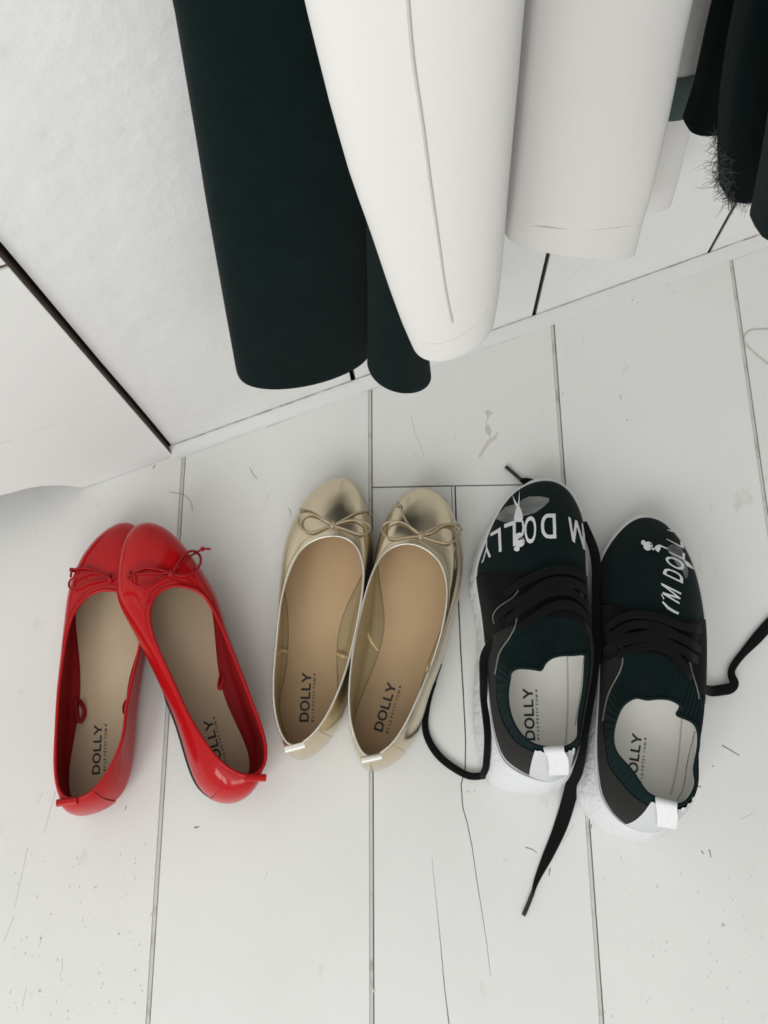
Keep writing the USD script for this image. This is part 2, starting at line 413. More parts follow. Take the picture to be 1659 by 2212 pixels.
part('paint_speck', extrude(unary_union(dots), 0, 0.00015), M['scratch'], floor, smooth=False, kind='stuff')

# ---- back wall: wide vertical boards with dark gaps, each a board
wall = thing('wall_back', W0, WALL_ANGLE, kind='structure', label='white painted board wall behind the hanging clothes', category='wall')
BW = (uz((1540, 530))[0] - uz((762, 815))[0]) / 2
gaps = [0.0, uz((762, 815))[0], uz((1155, 675))[0], uz((1540, 530))[0]] + [uz((1540, 530))[0] + BW * j for j in (1, 2, 3)] + [RU1]


def wall_slab(poly, d0, d1):
    m = extrude(poly, d0, d1); v = np.array(m.vertices)
    return W0 + UW * v[:, :1] + np.array([0, 0, 1.0]) * v[:, 1:2] + NW * v[:, 2:3], np.array(m.faces)


def wob(u, seed, z0, z1, a=0.0006, n=40):
    z = np.linspace(z0, z1, n)
    return [(u + a * (2 * meshkit.noise(np.array([seed * 7.3, zz * 45, 0.5])) - 1), zz) for zz in z]


for j in range(len(gaps) - 1):
    g0, g1 = 0.0022, 0.0021
    poly = Polygon(wob(gaps[j] + g0, j, 0.0, RZ) + wob(gaps[j + 1] - g1, j + 20, 0.0, RZ)[::-1])
    part('wall_board', wall_slab(poly, -0.014, 0.0), M['wall'], wall, smooth=30)
for j, g in enumerate(gaps[:-1]):
    for q0, q1 in ((g - 0.0024, g - 0.0016), (g + 0.0017, g + 0.0025)):
        if j or q0 > g:
            part('raw_edge', wall_slab(sbox(q0, 0.004, q1, RZ), -0.015, -0.0012), M['gap'], wall, smooth=False)
part('wall_backing', wall_slab(sbox(-0.02, 0, gaps[-1], RZ), -0.03, -0.016), M['gap'], wall, smooth=False)

part('wall_board', wall_slab(sbox(RU0, 0, uc0 - 0.02, RZ), -0.014, 0.0), M['wall'], wall, smooth=30)


# ---- the rest of the room, out of the picture: it gives the light its bounce
def slab(name, a, b, c, mt, parent, th=0.04):
    """A slab between two corners in (u, d, z)."""
    m = trimesh.creation.box(bounds=[np.minimum(a, b), np.maximum(a, b)]); v = np.array(m.vertices)
    return part(name, (W0 + UW * v[:, :1] + NW * v[:, 1:2] + np.array([0, 0, 1.0]) * v[:, 2:], np.array(m.faces)), mt, parent, smooth=False)


for nm, lab in (('wall_front', 'white wall behind the camera with a window'), ('wall_left', 'white wall at the left with a window'), ('wall_right', 'plain white wall at the right'), ('ceiling', 'white ceiling')):
    r = thing(nm, W0, WALL_ANGLE, kind='structure', label=lab, category='wall' if nm != 'ceiling' else 'ceiling')
    if nm == 'wall_front':
        a, b, z0, z1 = WF
        for q in (((RU0, RD, 0), (a, RD + .06, RZ)), ((b, RD, 0), (RU1, RD + .06, RZ)), ((a, RD, 0), (b, RD + .06, z0)), ((a, RD, z1), (b, RD + .06, RZ))):
            slab('plaster', *q, 0, M['plain'], r)
        slab('window_bar', ((a + b) / 2 - .02, RD + .002, z0), ((a + b) / 2 + .02, RD + .03, z1), 0, M['plain'], r); slab('window_bar', (a, RD + .002, (z0 + z1) / 2 - .015), (b, RD + .03, (z0 + z1) / 2 + .015), 0, M['plain'], r)
    elif nm == 'wall_left':
        a, b, z0, z1 = WL
        for q in (((RU0 - .06, 0, 0), (RU0, a, RZ)), ((RU0 - .06, b, 0), (RU0, RD, RZ)), ((RU0 - .06, a, 0), (RU0, b, z0)), ((RU0 - .06, a, z1), (RU0, b, RZ))):
            slab('plaster', *q, 0, M['plain'], r)
        slab('window_bar', (RU0 - .03, (a + b) / 2 - .02, z0), (RU0 - .002, (a + b) / 2 + .02, z1), 0, M['plain'], r)
    elif nm == 'wall_right':
        slab('plaster', (RU1, -.02, 0), (RU1 + .06, RD, RZ), 0, M['plain'], r)
    else:
        slab('plaster', (RU0 - .06, -.3, RZ), (RU1 + .06, RD + .06, RZ + .05), 0, M['ceil'], r)

# ---- baseboard: slim quarter-round strip with a rounded end
bb = thing('baseboard_back', W0, WALL_ANGLE, kind='structure', label='slim white baseboard strip with a rounded end', category='baseboard')
prof = [(0.0, 0.0)] + [(0.0105 * math.sin(a) ** 0.8, 0.0098 * math.cos(a)) for a in np.linspace(0, math.pi / 2, 10)]
prof = [(0.0, 0.0), (0.0, 0.010), (0.0016, 0.0099), (0.0060, 0.0068), (0.0096, 0.0036), (0.0110, 0.0018), (0.0113, 0.0)]
us = np.r_[-0.0045, -0.003, 0.0, 0.004, np.linspace(0.02, gaps[-1], 90)]
sc = np.r_[0.25, 0.72, 0.93, 1.0, np.ones(90)]
rows = []
for u, s in zip(us, sc):
    w = 1 + 0.10 * (meshkit.noise(np.array([u * 60, 3.1, 0.2])) - 0.5)
    rows.append([wall_point(u, d * s * w + 0.0002, z * (0.75 + 0.25 * s)) for d, z in prof])
v, f = tri(grid(np.array(rows), True))
v = np.vstack([v, np.mean(rows[0], 0)[None]]); n0 = len(v) - 1; L = len(prof)
f = np.vstack([f, [[q, (q + 1) % L, n0] for q in range(L)]])
part('molding', (v, f), M['base'], bb, smooth=35)
pts = [wall_point(u, 0.0006 + 0.0003 * meshkit.noise(np.array([u * 90, 1., 5.])), 0.0101) for u in np.linspace(0.004, gaps[-1], 260)]
wd = np.array([0.0002 + 0.0007 * max(0, meshkit.noise(np.array([u * 38, 7., 2.])) - 0.3) for u in np.linspace(0.004, gaps[-1], 260)])
part('dirt_line', tube(pts, wd, 0.0003, up=(0, 0, 1), sides=5), M['dirt'], bb)
pts = [wall_point(u, 0.0113, 0.0001) for u in np.linspace(0.09, gaps[-1] - .2, 200)]
wd = np.array([0.00006 + 0.0006 * max(0, meshkit.noise(np.array([u * 30, 17., 2.])) - 0.52) for u in np.linspace(0.09, gaps[-1] - .2, 200)])
part('dirt_line', tube(pts, wd, 0.0002, sides=5), M['dirt'], bb)

# ---- built-in cabinet at the left with a scalloped plinth
DC = 0.0068
cab = thing('cabinet', wall_point(-0.3, 0, 0), WALL_ANGLE, label='white painted built-in cabinet with a scalloped plinth at the left of the wall', category='cabinet')
low = [uz(p, DC) for p in ((362, 990), (330, 1010), (300, 1022), (265, 1034), (235, 1045), (210, 1051), (185, 1054), (165, 1052), (140, 1049), (115, 1049), (90, 1050), (60, 1055), (30, 1063), (0, 1071))]
low = [(-0.0010, 0.0004)] + [(u, max(0.0006 if i < 5 else 0.0015, z)) for i, (u, z) in enumerate(low)][1:]
um = low[-1][0] - 0.03
low += [(um, low[-1][1] + 0.012), (um - 0.05, 0.045), (um - 0.15, 0.045)]
low += [(2 * um - 0.2 - u, z) for u, z in low[::-1] if 2 * um - 0.2 - u > uc0][:14]
gl = [uz(p, DC) for p in ((270, 865), (0, 960))]
zg = float(np.mean([g[1] for g in gl]))
zt = uz((26, 571), DC)[1]
u_end = low[-1][0]
plinth = Polygon(low + [(u_end, zg - 0.0006), (-0.0010, zg - 0.0006)]).buffer(0)
part('plinth', wall_slab(plinth, -0.012, DC), M['wallsmooth'], cab, smooth=30)
part('lower_panel', wall_slab(sbox(u_end, zg + 0.0006, -0.0010, zt - 0.0018), -0.012, DC), M['wallsmooth'], cab, smooth=30)
part('upper_panel', wall_slab(sbox(u_end, zt + 0.0018, -0.0010, RZ), -0.012, DC), M['wallsmooth'], cab, smooth=30)
part('groove_bead', wall_slab(sbox(u_end, zg - 0.0014, -0.0010, zg + 0.0002), -0.01, DC - 0.0006), M['wallsmooth'], cab, smooth=False)
part('raw_edge', wall_slab(sbox(-0.0014, zg + 0.001, -0.0006, RZ), -0.013, DC - 0.0007), M['gap'], cab, smooth=False)
part('raw_edge', wall_slab(sbox(-0.0014, 0.002, -0.0006, zg - 0.001), -0.013, DC - 0.0007), M['gap'], cab, smooth=False)
part('raw_edge', wall_slab(sbox(u_end, zt - 0.0017, -0.0012, zt + 0.0017), -0.011, DC - 0.0015), M['gap'], cab, smooth=False)
part('carcass', wall_slab(sbox(u_end, 0.06, -0.002, RZ), -0.25, -0.0135), M['gap'], cab, smooth=False)

# ================================================================ BALLET FLATS
NS = 160


class Frame:
    """A shoe's own plane: n.p = d + h is the surface at height h above what carries the shoe."""
    def __init__(self, n=(0, 0, 1), d=0.0006):
        self.n = np.asarray(n, float) / np.linalg.norm(n); self.d = d
        self.x = np.cross([0, 1.0, 0], self.n); self.x /= np.linalg.norm(self.x); self.y = np.cross(self.n, self.x)

    def at(self, p, h):
        return on_plane(p, self.n, self.d + h)

    def local(self, P):
        P = np.asarray(P); return np.stack([P @ self.x, P @ self.y, P @ self.n - self.d], -1)

    def world(self, L):
        L = np.asarray(L); return L[..., :1] * self.x + L[..., 1:2] * self.y + (L[..., 2:3] + self.d) * self.n


def ring(pts, n=NS):
    P = np.asarray(pts); k = len(P)
    return CubicSpline(np.arange(k + 1), np.vstack([P, P[:1]]), bc_type='periodic')(np.linspace(0, k, n, endpoint=False))


def bez(a, c, b, t):
    t = np.asarray(t)[:, None, None]
    return (1 - t) ** 2 * a + 2 * t * (1 - t) * c + t * t * b


def place_text(fr, text, p0, p1, cap, h, bold=True, thick=0.00016):
    m = meshkit.text_mesh(text, 1.0, 1.0, bold)
    v = np.array(m.vertices); x0, x1 = v[:, 0].min(), v[:, 0].max()
    a, b = fr.at(p0, h), fr.at(p1, h)
    e = b - a; L = np.linalg.norm(e); e /= L
    up = np.cross(fr.n, e)
    P = a + np.outer((v[:, 0] - x0) / (x1 - x0) * L, e) + np.outer(v[:, 1] * cap, up) + np.outer(v[:, 2] * thick, fr.n)
    return P, np.array(m.faces)


def sub_rows(P, j0, j1):
    idx = np.arange(j0, j1) % P.shape[1]
    return P[:, idx]


def shell_patch(P, off, j0, j1, n=None):
    """A thin strap lying on part of a grid surface: outer face, inner face and edges."""
    dj = np.roll(P, -1, 1) - np.roll(P, 1, 1); di = np.gradient(P, axis=0)
    nn = np.cross(di, dj); nn /= np.linalg.norm(nn, axis=-1, keepdims=True) + 1e-12
    c = P.mean((0, 1)); s = np.sign(((P - c) * nn).sum(-1).mean()); nn *= s
    A, B = sub_rows(P + nn * off, j0, j1), sub_rows(P - nn * 0.0002, j0, j1)
    loop = np.concatenate([A, B[:, ::-1]], 1)
    return tri(grid(loop, True))


def ballet_flat(fr, keys, name, label, group, mats, bind, texts, bow, tabw, extras, px, more=(), solemix=0.0, roll=0.0):
    T = ring([fr.local(fr.at(px(*k[0][:2]), k[0][2])) for k in keys])
    ok = sorted([(float(i), k[1]) for i, k in enumerate(keys)] + [(a, b) for a, b in more])
    OP = np.array([fr.local(fr.at(px(*b), 0.016)) for a, b in ok])
    O = CubicSpline(np.r_[[a for a, b in ok], len(keys)], np.vstack([OP, OP[:1]]), bc_type='periodic')(np.linspace(0, len(keys), NS, endpoint=False))
    I = ring([fr.local(fr.at(px(*k[2]), 0.009)) for k in keys])
    c = I.mean(0)
    poly = Polygon(I[:, :2]).buffer(0)
    out = np.gradient(np.vstack([I[-1:], I, I[:1]]), axis=0)[1:-1]; out = np.stack([-out[:, 1], out[:, 0], 0 * out[:, 0]], -1)
    out /= np.linalg.norm(out, axis=1, keepdims=True)
    if ((I - c) * out).sum() < 0:
        out = -out
    S0 = I + out * 0.0022; S0[:, 2] = 0.0035
    up = np.array([0, 0, 1.0])
    dxy = (T - O) * [1, 1, 0]
    r1 = bez(S0, O * [1, 1, 0] + up * 0.006, O, np.linspace(0, 1, 7))
    tw = np.clip((np.linalg.norm(dxy, axis=1, keepdims=True) - 0.015) / 0.03, 0, 1)
    ctrl = O + up * ((T[:, 2:] - O[:, 2:]) * (0.82 + 0.28 * tw)) + dxy * (0.24 - 0.15 * tw)
    r2 = bez(O, ctrl, T, np.linspace(0, 1, 26)[1:])
    UP = fr.world(np.concatenate([r1, r2]))
    # lining: just inside the upper, down to the insole
    Ti = T + up * -0.0004
    Oi = 0.55 * O + 0.45 * I; Oi[:, 2] = 0.013
    inset = (c - ctrl) * [1, 1, 0]; inset /= np.linalg.norm(inset, axis=1, keepdims=True)
    r3 = bez(Ti + inset * 0.0006, ctrl + inset * 0.003 - up * 0.002, Oi, np.linspace(0, 1, 18))
    r4 = bez(Oi, 0.3 * Oi + 0.7 * I, I + out * 0.0006, np.linspace(0, 1, 6)[1:])
    LN = fr.world(np.concatenate([r3, r4]))
    org = fr.world(c * [1, 1, 0]); org[2] = 0
    t = thing(name, org, 0, label, 'ballet flat', group)
    part('upper', grid(UP), mats['upper'], t, smooth=True)
    part('lining', grid(LN, flip=False), mats['lining'], t, smooth=True)
    ins = extrude(poly.buffer(0.0003), 0.006, 0.0092)
    insole = part('insole', (fr.world(ins.vertices), ins.faces), mats['insole'], t, smooth=30)
    kk = np.linspace(0, len(keys), NS, endpoint=False); wl = solemix * np.clip(np.minimum(kk + 1.2, 5.2 - kk) / 1.5, 0, 1)[:, None]
    so = extrude(Polygon((S0 + (O - S0) * [1, 1, 0] * wl)[:, :2]).buffer(0.0007), 0.0, 0.0042 + 0.002 * (solemix > 0))
    part('outsole', (fr.world(so.vertices), so.faces), M['black'], t, smooth=30)
    part('binding', tube(UP[-1] + fr.n * 0.0001, bind[0], bind[1], up=fr.n, closed=True, sides=8), mats['binding'], t, smooth=True)
    surf = Surf(UP)
    # stitched line just outside the throat's binding
    run = np.cumsum(np.linalg.norm(np.diff(UP[::-1], axis=0), axis=2), axis=0)
    st = np.array([UP[::-1][1 + int(np.argmax(run[:, q] > 0.0030)), q] for q in range(NS)]); st[2:-2] = (st[:-4] + st[1:-3] + st[2:-2] + st[3:-1] + st[4:]) / 5; j0, j1 = int(NS * 5.2 / 16), int(NS * 11.2 / 16)
    part('stitching', tube(st[j0:j1] + fr.n * 0.0002, 0.0003, sides=5), mats['stitch'], t, smooth=True)
    b = None
    for i, (pts, r, lift) in enumerate(bow):
        q = resample([px(*p) for p in pts], 8 * len(pts))
        P, n = surf(q)
        s = np.linspace(0, 1, len(q))
        P = P + n * (0.0013 + lift * np.sin(np.pi * s) ** 0.7)[:, None]
        P = resample(P[::3], 10 * len(pts))
        part('bow_loop' if lift > 0.0015 else ('bow_knot' if len(pts) == 2 else 'bow_tail'), tube(P, r, sides=8), mats['cord'], t, smooth=True)
    # heel tab: a strap up the back seam, folded into a little roll at the rim
    k = tabw
    strap = shell_patch(UP[6:], 0.0011, -k, k + 1)
    a, bb_ = UP[-1][(-k) % NS], UP[-1][k % NS]
    m = (UP[-1][0] + UP[-1][1]) / 2
    outw = (UP[-4][0] - UP[-1].mean(0)); outw -= fr.n * (outw @ fr.n); outw /= np.linalg.norm(outw)
    e = (bb_ - a) / np.linalg.norm(bb_ - a)
    base = m + outw * 0.0016 + fr.n * 0.0016
    roll = tube([base + e * s for s in np.linspace(-0.0078 + roll, 0.0078 + roll, 9)], 0.0027, 0.0023, up=fr.n, sides=12, power=0.8)
    tab = part('heel_tab', strap, mats['upper'], t, smooth=35)
    part('tab_fold', roll, mats['binding'] if mats['binding'] is M['silver'] else mats['upper'], tab, smooth=40)
    for (txt, p0, p1, cap, bold) in texts:
        part('lettering', place_text(fr, txt, px(*p0), px(*p1), cap, 0.0092, bold), M['ink'], insole, smooth=False, label='black printed lettering')
    ls = Surf(LN)
    for pts in extras:
        q = resample([px(*p) for p in pts], 16)
        P, n = ls(q)
        s = np.linspace(0, 1, 16)
        nn = np.where((n[:, 2:] < 0), -n, n)
        P = P + fr.n * (0.0012 + 0.003 * np.sin(np.pi * s))[:, None]
        part('elastic_loop', tube(P, 0.0017, 0.0005, up=nn, sides=8), mats['elastic'], t, smooth=True)
    return t, surf, UP


G = lambda x, y: (560 + x / 3.16, 1000 + y / 3.16)
A = lambda x, y: (80 + x / 3.0722, 1080 + y / 3.0722)
gm = dict(upper=M['gold'], lining=M['goldlin'], insole=M['tanbrown'], binding=M['silver'], cord=M['goldcord'], elastic=M['elastic'], stitch=M['goldcord'])
rm = dict(upper=M['red'], lining=M['redlin'], insole=M['tan'], binding=M['red'], cord=M['redcord'], elastic=M['redlin'], stitch=M['redcord'])
flat = Frame()

gold_left = [((255, 1925, .055), (325, 2010), (310, 1968)), ((150, 1850, .054), (200, 1945), (195, 1885)), ((103, 1660, .05), (118, 1690), (143, 1660)), ((100, 1440, .045), (125, 1450), (178, 1450)),
             ((118, 1220, .042), (135, 1230), (200, 1230)), ((142, 990, .041), (137, 980), (193, 980)), ((188, 790, .040), (148, 740), (165, 760)), ((300, 580, .040), (238, 380), (262, 480)),
             ((490, 498, .042), (560, 100), (545, 190)), ((640, 548, .040), (738, 310), (690, 400)), ((708, 700, .040), (778, 600), (735, 640)), ((704, 880, .041), (734, 860), (650, 860)),
             ((670, 1090, .042), (690, 1100), (560, 1070)), ((623, 1300, .044), (645, 1330), (528, 1280)), ((562, 1500, .048), (622, 1540), (530, 1490)), ((430, 1772, .053), (530, 1815), (490, 1730))]
t, s_gl, _ = ballet_flat(flat, gold_left, 'ballet_flat', 'metallic gold ballet flat nearest the red pair, left one of the gold pair', 'metallic gold ballet flats', gm, (0.0011, 0.0010),
            [('DOLLY', (335, 1768), (355, 1434), 0.0074, True), ('B Y  L E  P E T I T  T O M  ®', (372, 1768), (386, 1437), 0.00178, True)],
            [([(500, 420), (400, 372), (320, 360), (285, 400), (300, 450), (350, 482), (430, 457), (498, 432)], 0.0010, 0.0030),
             ([(510, 425), (600, 402), (680, 405), (730, 455), (712, 490), (650, 485), (570, 452), (512, 432)], 0.0010, 0.0030),
             ([(500, 425), (430, 388), (370, 345), (305, 325)], 0.0010, 0.0013), ([(510, 425), (570, 395), (650, 352), (742, 330)], 0.0010, 0.0013),
             ([(492, 428), (520, 420)], 0.0017, 0.0012), ([(506, 405), (500, 445)], 0.0015, 0.0014), ([(312, 332), (290, 322)], 0.0013, 0.0002), ([(300, 325), (288, 350)], 0.0007, 0.0002), ([(742, 325), (745, 350)], 0.0013, 0.0002), ([(745, 340), (762, 362)], 0.0007, 0.0002)],
            8, [[(128, 1310), (160, 1285), (195, 1290)], [(530, 1300), (565, 1320), (605, 1330)]], G, more=[(7.5, (380, 180)), (8.5, (672, 162))])
gold_right = [((775, 2000, .055), (815, 2090), (800, 2050)), ((680, 1940, .054), (695, 2045), (695, 1975)), ((625, 1760, .05), (632, 1840), (648, 1790)), ((615, 1540, .046), (640, 1560), (722, 1550)),
              ((641, 1285, .043), (672, 1300), (822, 1285)), ((692, 1030, .041), (718, 1030), (855, 1030)), ((762, 780, .040), (784, 720), (815, 720)), ((872, 602, .040), (850, 415), (880, 500)),
              ((1040, 553, .042), (1115, 170), (1100, 250)), ((1203, 645, .040), (1345, 395), (1290, 470)), ((1278, 815, .040), (1393, 670), (1325, 720)), ((1275, 1000, .041), (1362, 930), (1290, 960)),
              ((1232, 1205, .042), (1300, 1165), (1215, 1190)), ((1165, 1410, .044), (1232, 1400), (1135, 1400)), ((1085, 1600, .048), (1152, 1620), (1085, 1600)), ((940, 1875, .053), (1040, 1920), (1000, 1860))]
t, s_gr, _ = ballet_flat(flat, gold_right, 'ballet_flat', 'metallic gold ballet flat beside the loose sneaker lace, right one of the gold pair', 'metallic gold ballet flats', gm, (0.0011, 0.0010),
            [('DOLLY', (838, 1838), (935, 1512), 0.0072, True), ('B Y  L E  P E T I T  T O M  ®', (878, 1847), (972, 1525), 0.00178, True)],
            [([(1100, 492), (1050, 455), (960, 412), (880, 430), (862, 480), (890, 518), (980, 518), (1098, 502)], 0.0010, 0.0030),
             ([(1110, 495), (1180, 478), (1260, 432), (1328, 450), (1340, 500), (1300, 550), (1230, 548), (1112, 505)], 0.0010, 0.0030),
             ([(1100, 490), (1040, 450), (990, 370), (962, 300)], 0.0010, 0.0013), ([(1112, 490), (1170, 460), (1250, 428), (1345, 430)], 0.0010, 0.0013),
             ([(1090, 500), (1122, 492)], 0.0017, 0.0012), ([(1104, 475), (1100, 520)], 0.0015, 0.0014), ([(975, 300), (942, 294)], 0.0011, 0.0002), ([(962, 300), (950, 270)], 0.0006, 0.0002), ([(1350, 425), (1358, 455)], 0.0013, 0.0002), ([(1352, 440), (1376, 462)], 0.0007, 0.0002)],
            8, [[(742, 1165), (765, 1220), (815, 1285)], [(1150, 1370), (1150, 1400), (1140, 1420)]], G, more=[(7.5, (958, 248)), (8.5, (1262, 240))])
red_left = [((245, 1985, .055), (335, 2083), (322, 2040)), ((150, 1930, .054), (225, 2035), (232, 1985)), ((123, 1760, .05), (160, 1800), (218, 1790)), ((128, 1530, .046), (160, 1560), (255, 1550)),
            ((143, 1290, .043), (165, 1300), (288, 1300)), ((172, 1050, .041), (185, 1040), (283, 1050)), ((228, 790, .040), (205, 740), (258, 780)), ((350, 632, .040), (288, 425), (330, 540)),
            ((500, 600, .042), (590, 150), (580, 240)), ((630, 670, .040), (745, 380), (700, 450)), ((690, 830, .040), (765, 650), (710, 700)), ((682, 970, .041), (735, 900), (680, 940)),
            ((628, 1200, .042), (690, 1180), (612, 1180)), ((588, 1420, .044), (655, 1430), (582, 1410)), ((555, 1620, .048), (640, 1640), (555, 1600)), ((410, 1890, .053), (560, 1950), (495, 1865))]
t, s_rl, up_rl = ballet_flat(flat, red_left, 'ballet_flat', 'red patent ballet flat lying flat with its toe under the other red shoe', 'red patent ballet flats', rm, (0.0013, 0.0013),
            [('DOLLY', (415, 1820), (430, 1492), 0.0062, True), ('B Y  L E  P E T I T  T O M  ®', (455, 1800), (465, 1487), 0.00178, True)],
            [([(480, 518), (440, 500), (380, 488), (300, 508), (240, 560), (243, 590), (310, 572), (400, 545), (480, 526)], 0.0009, 0.0026),
             ([(490, 520), (560, 540), (640, 560), (640, 520), (560, 505), (490, 520)], 0.0008, 0.0020),
             ([(480, 520), (400, 478), (320, 458), (247, 468)], 0.0010, 0.0013), ([(470, 510), (500, 535)], 0.0018, 0.0013), ([(483, 500), (486, 545)], 0.0015, 0.0014), ([(255, 470), (232, 466)], 0.0018, 0.0002), ([(243, 468), (234, 512)], 0.0009, 0.0002)],
            8, [[(262, 1310), (272, 1400), (300, 1475), (322, 1440), (285, 1330)], [(592, 1330), (586, 1370), (578, 1410)]], A, more=[(7.5, (420, 243)), (8.5, (705, 240))], roll=0.0035)
# the right red shoe leans over the left one: its plane rises towards the toe and towards its left side
hp, tp = at_z(A(1290, 1990)), at_z(A(760, 150))
ax = (tp - hp)[:2] / np.linalg.norm((tp - hp)[:2]); lf = np.array([-ax[1], ax[0]])
gx = ax * 0.148 + lf * 0.33
tilt_n = np.array([-gx[0], -gx[1], 1.0]); tilt_n /= np.linalg.norm(tilt_n)
p0 = hp - np.r_[lf, 0] * 0.026; p0[2] = -0.0032
tilt = Frame(tilt_n, float(tilt_n @ p0))
red_right = [((1400, 1828, .055), (1300, 2003), (1330, 1945)), ((1250, 1765, .053), (1120, 1955), (1190, 1880)), ((1110, 1605, .049), (1012, 1770), (1080, 1705)), ((990, 1400, .045), (930, 1500), (990, 1480)),
             ((885, 1170, .042), (838, 1280), (905, 1260)), ((800, 985, .041), (735, 1060), (810, 1050)), ((745, 780, .040), (595, 790), (690, 830)), ((800, 622, .040), (530, 480), (620, 560)),
             ((940, 570, .042), (730, 150), (760, 250)), ((1090, 622, .040), (990, 330), (970, 420)), ((1178, 745, .040), (1175, 610), (1125, 640)), ((1262, 930, .041), (1245, 830), (1175, 860)),
             ((1360, 1175, .042), (1335, 1080), (1200, 1120)), ((1447, 1400, .044), (1430, 1350), (1262, 1360)), ((1512, 1610, .048), (1495, 1640), (1370, 1600)), ((1500, 1770, .053), (1440, 1890), (1405, 1790))]
t, s_rr, up_rr = ballet_flat(tilt, red_right, 'ballet_flat', 'red patent ballet flat leaning with its toe on top of the other red shoe', 'red patent ballet flats', rm, (0.0013, 0.0013),
            [('DOLLY', (1243, 1790), (1158, 1452), 0.0066, True), ('B Y  L E  P E T I T  T O M  ®', (1268, 1765), (1180, 1438), 0.00178, True)],
            [([(885, 488), (860, 478), (780, 460), (690, 465), (645, 510), (660, 560), (710, 577), (780, 550), (850, 512), (885, 495)], 0.0010, 0.0030),
             ([(895, 485), (950, 400), (1000, 360), (1045, 385), (1055, 440), (1030, 490), (970, 510), (900, 495)], 0.0010, 0.0034),
             ([(880, 488), (800, 488), (720, 490), (640, 495)], 0.0010, 0.0013), ([(895, 485), (950, 430), (1010, 380), (1090, 332)], 0.0008, 0.0014),
             ([(878, 498), (908, 482)], 0.0018, 0.0013), ([(884, 472), (898, 512)], 0.0015, 0.0014), ([(630, 490), (608, 495)], 0.0017, 0.0002), ([(620, 495), (605, 525)], 0.0009, 0.0002), ([(1080, 338), (1100, 326)], 0.0018, 0.0004), ([(1090, 330), (1142, 332)], 0.0009, 0.0002)],
            8, [[(1215, 1130), (1235, 1160), (1225, 1225), (1205, 1260), (1205, 1200), (1225, 1150)]], A, more=[(7.5, (596, 235)), (8.5, (872, 205))], solemix=1.0, roll=-0.006)

# ================================================================ SNEAKERS
S = lambda x, y: (900 + x / 3.95, 980 + y / 3.95)
Q = lambda x, y: (900 + x / 3.5667, 1380 + y / 3.5677)
R1 = lambda x, y: (1200 + x / 3.6144, 1080 + y / 3.6144)
R2 = lambda x, y: (1200 + x / 3.6144, 1440 + y / 3.6144)
T5 = lambda x, y: (1000 + x / 5.027, 1200 + y / 5.027)
V5 = lambda x, y: (1230 + x / 5.027, 1180 + y / 5.027)
NK = 22
MS = []
NSK = 440


def text_quad(surf, ch, bs, be, ts, te, lift=0.0006, bold=True):
    m = meshkit.text_mesh(ch, 1.0, 0.1, bold)
    v, f = np.array(m.vertices), np.array(m.faces)
    flatf = f[(v[f][:, :, 2] > 0.05).all(1)]
    keep = np.unique(flatf); rm_ = -np.ones(len(v), int); rm_[keep] = np.arange(len(keep)); v, flatf = v[keep], rm_[flatf]
    a = (v[:, 0] - v[:, 0].min()) / np.ptp(v[:, 0]); b = (v[:, 1] - v[:, 1].min()) / np.ptp(v[:, 1])
    q = (1 - a)[:, None] * ((1 - b)[:, None] * bs + b[:, None] * ts) + a[:, None] * ((1 - b)[:, None] * be + b[:, None] * te)
    v3, flatf = trimesh.remesh.subdivide_to_size(np.c_[q, 0 * a], flatf, 5.0, max_iter=12)
    P, n = surf(v3[:, :2], lift)
    return P, flatf


def print_poly(surf, pts, lift, size=5.0):
    v, f = fill(Polygon(pts).buffer(0), size)
    P, n = surf(v, lift)
    return P, f


def cut(v, f, s):
    """The part of a mesh where the vertex field s is positive, cut cleanly through the triangles."""
    pos = s[f] > 0; k = pos.sum(1)
    out, nv, extra, cache = [f[k == 3]], len(v), [], {}

    def mid(a, b):
        key = (min(a, b), max(a, b))
        if key not in cache:
            w = s[a] / (s[a] - s[b]); cache[key] = nv + len(extra); extra.append(v[a] + (v[b] - v[a]) * w)
        return cache[key]
    new = []
    for t_, p in zip(f[(k == 1) | (k == 2)], pos[(k == 1) | (k == 2)]):
        if p.sum() == 1:
            i = int(np.argmax(p)); a, b, c = t_[i], t_[(i + 1) % 3], t_[(i + 2) % 3]
            new.append([a, mid(a, b), mid(a, c)])
        else:
            i = int(np.argmin(p)); a, b, c = t_[i], t_[(i + 1) % 3], t_[(i + 2) % 3]
            m1, m2 = mid(b, a), mid(c, a)
            new += [[b, c, m1], [c, m2, m1]]
    f2 = np.vstack(out + ([np.array(new)] if new else [])); v2 = np.vstack([v] + ([np.array(extra)] if extra else []))
    u = np.unique(f2); r = -np.ones(len(v2), int); r[u] = np.arange(len(u))
    return v2[u], r[f2]


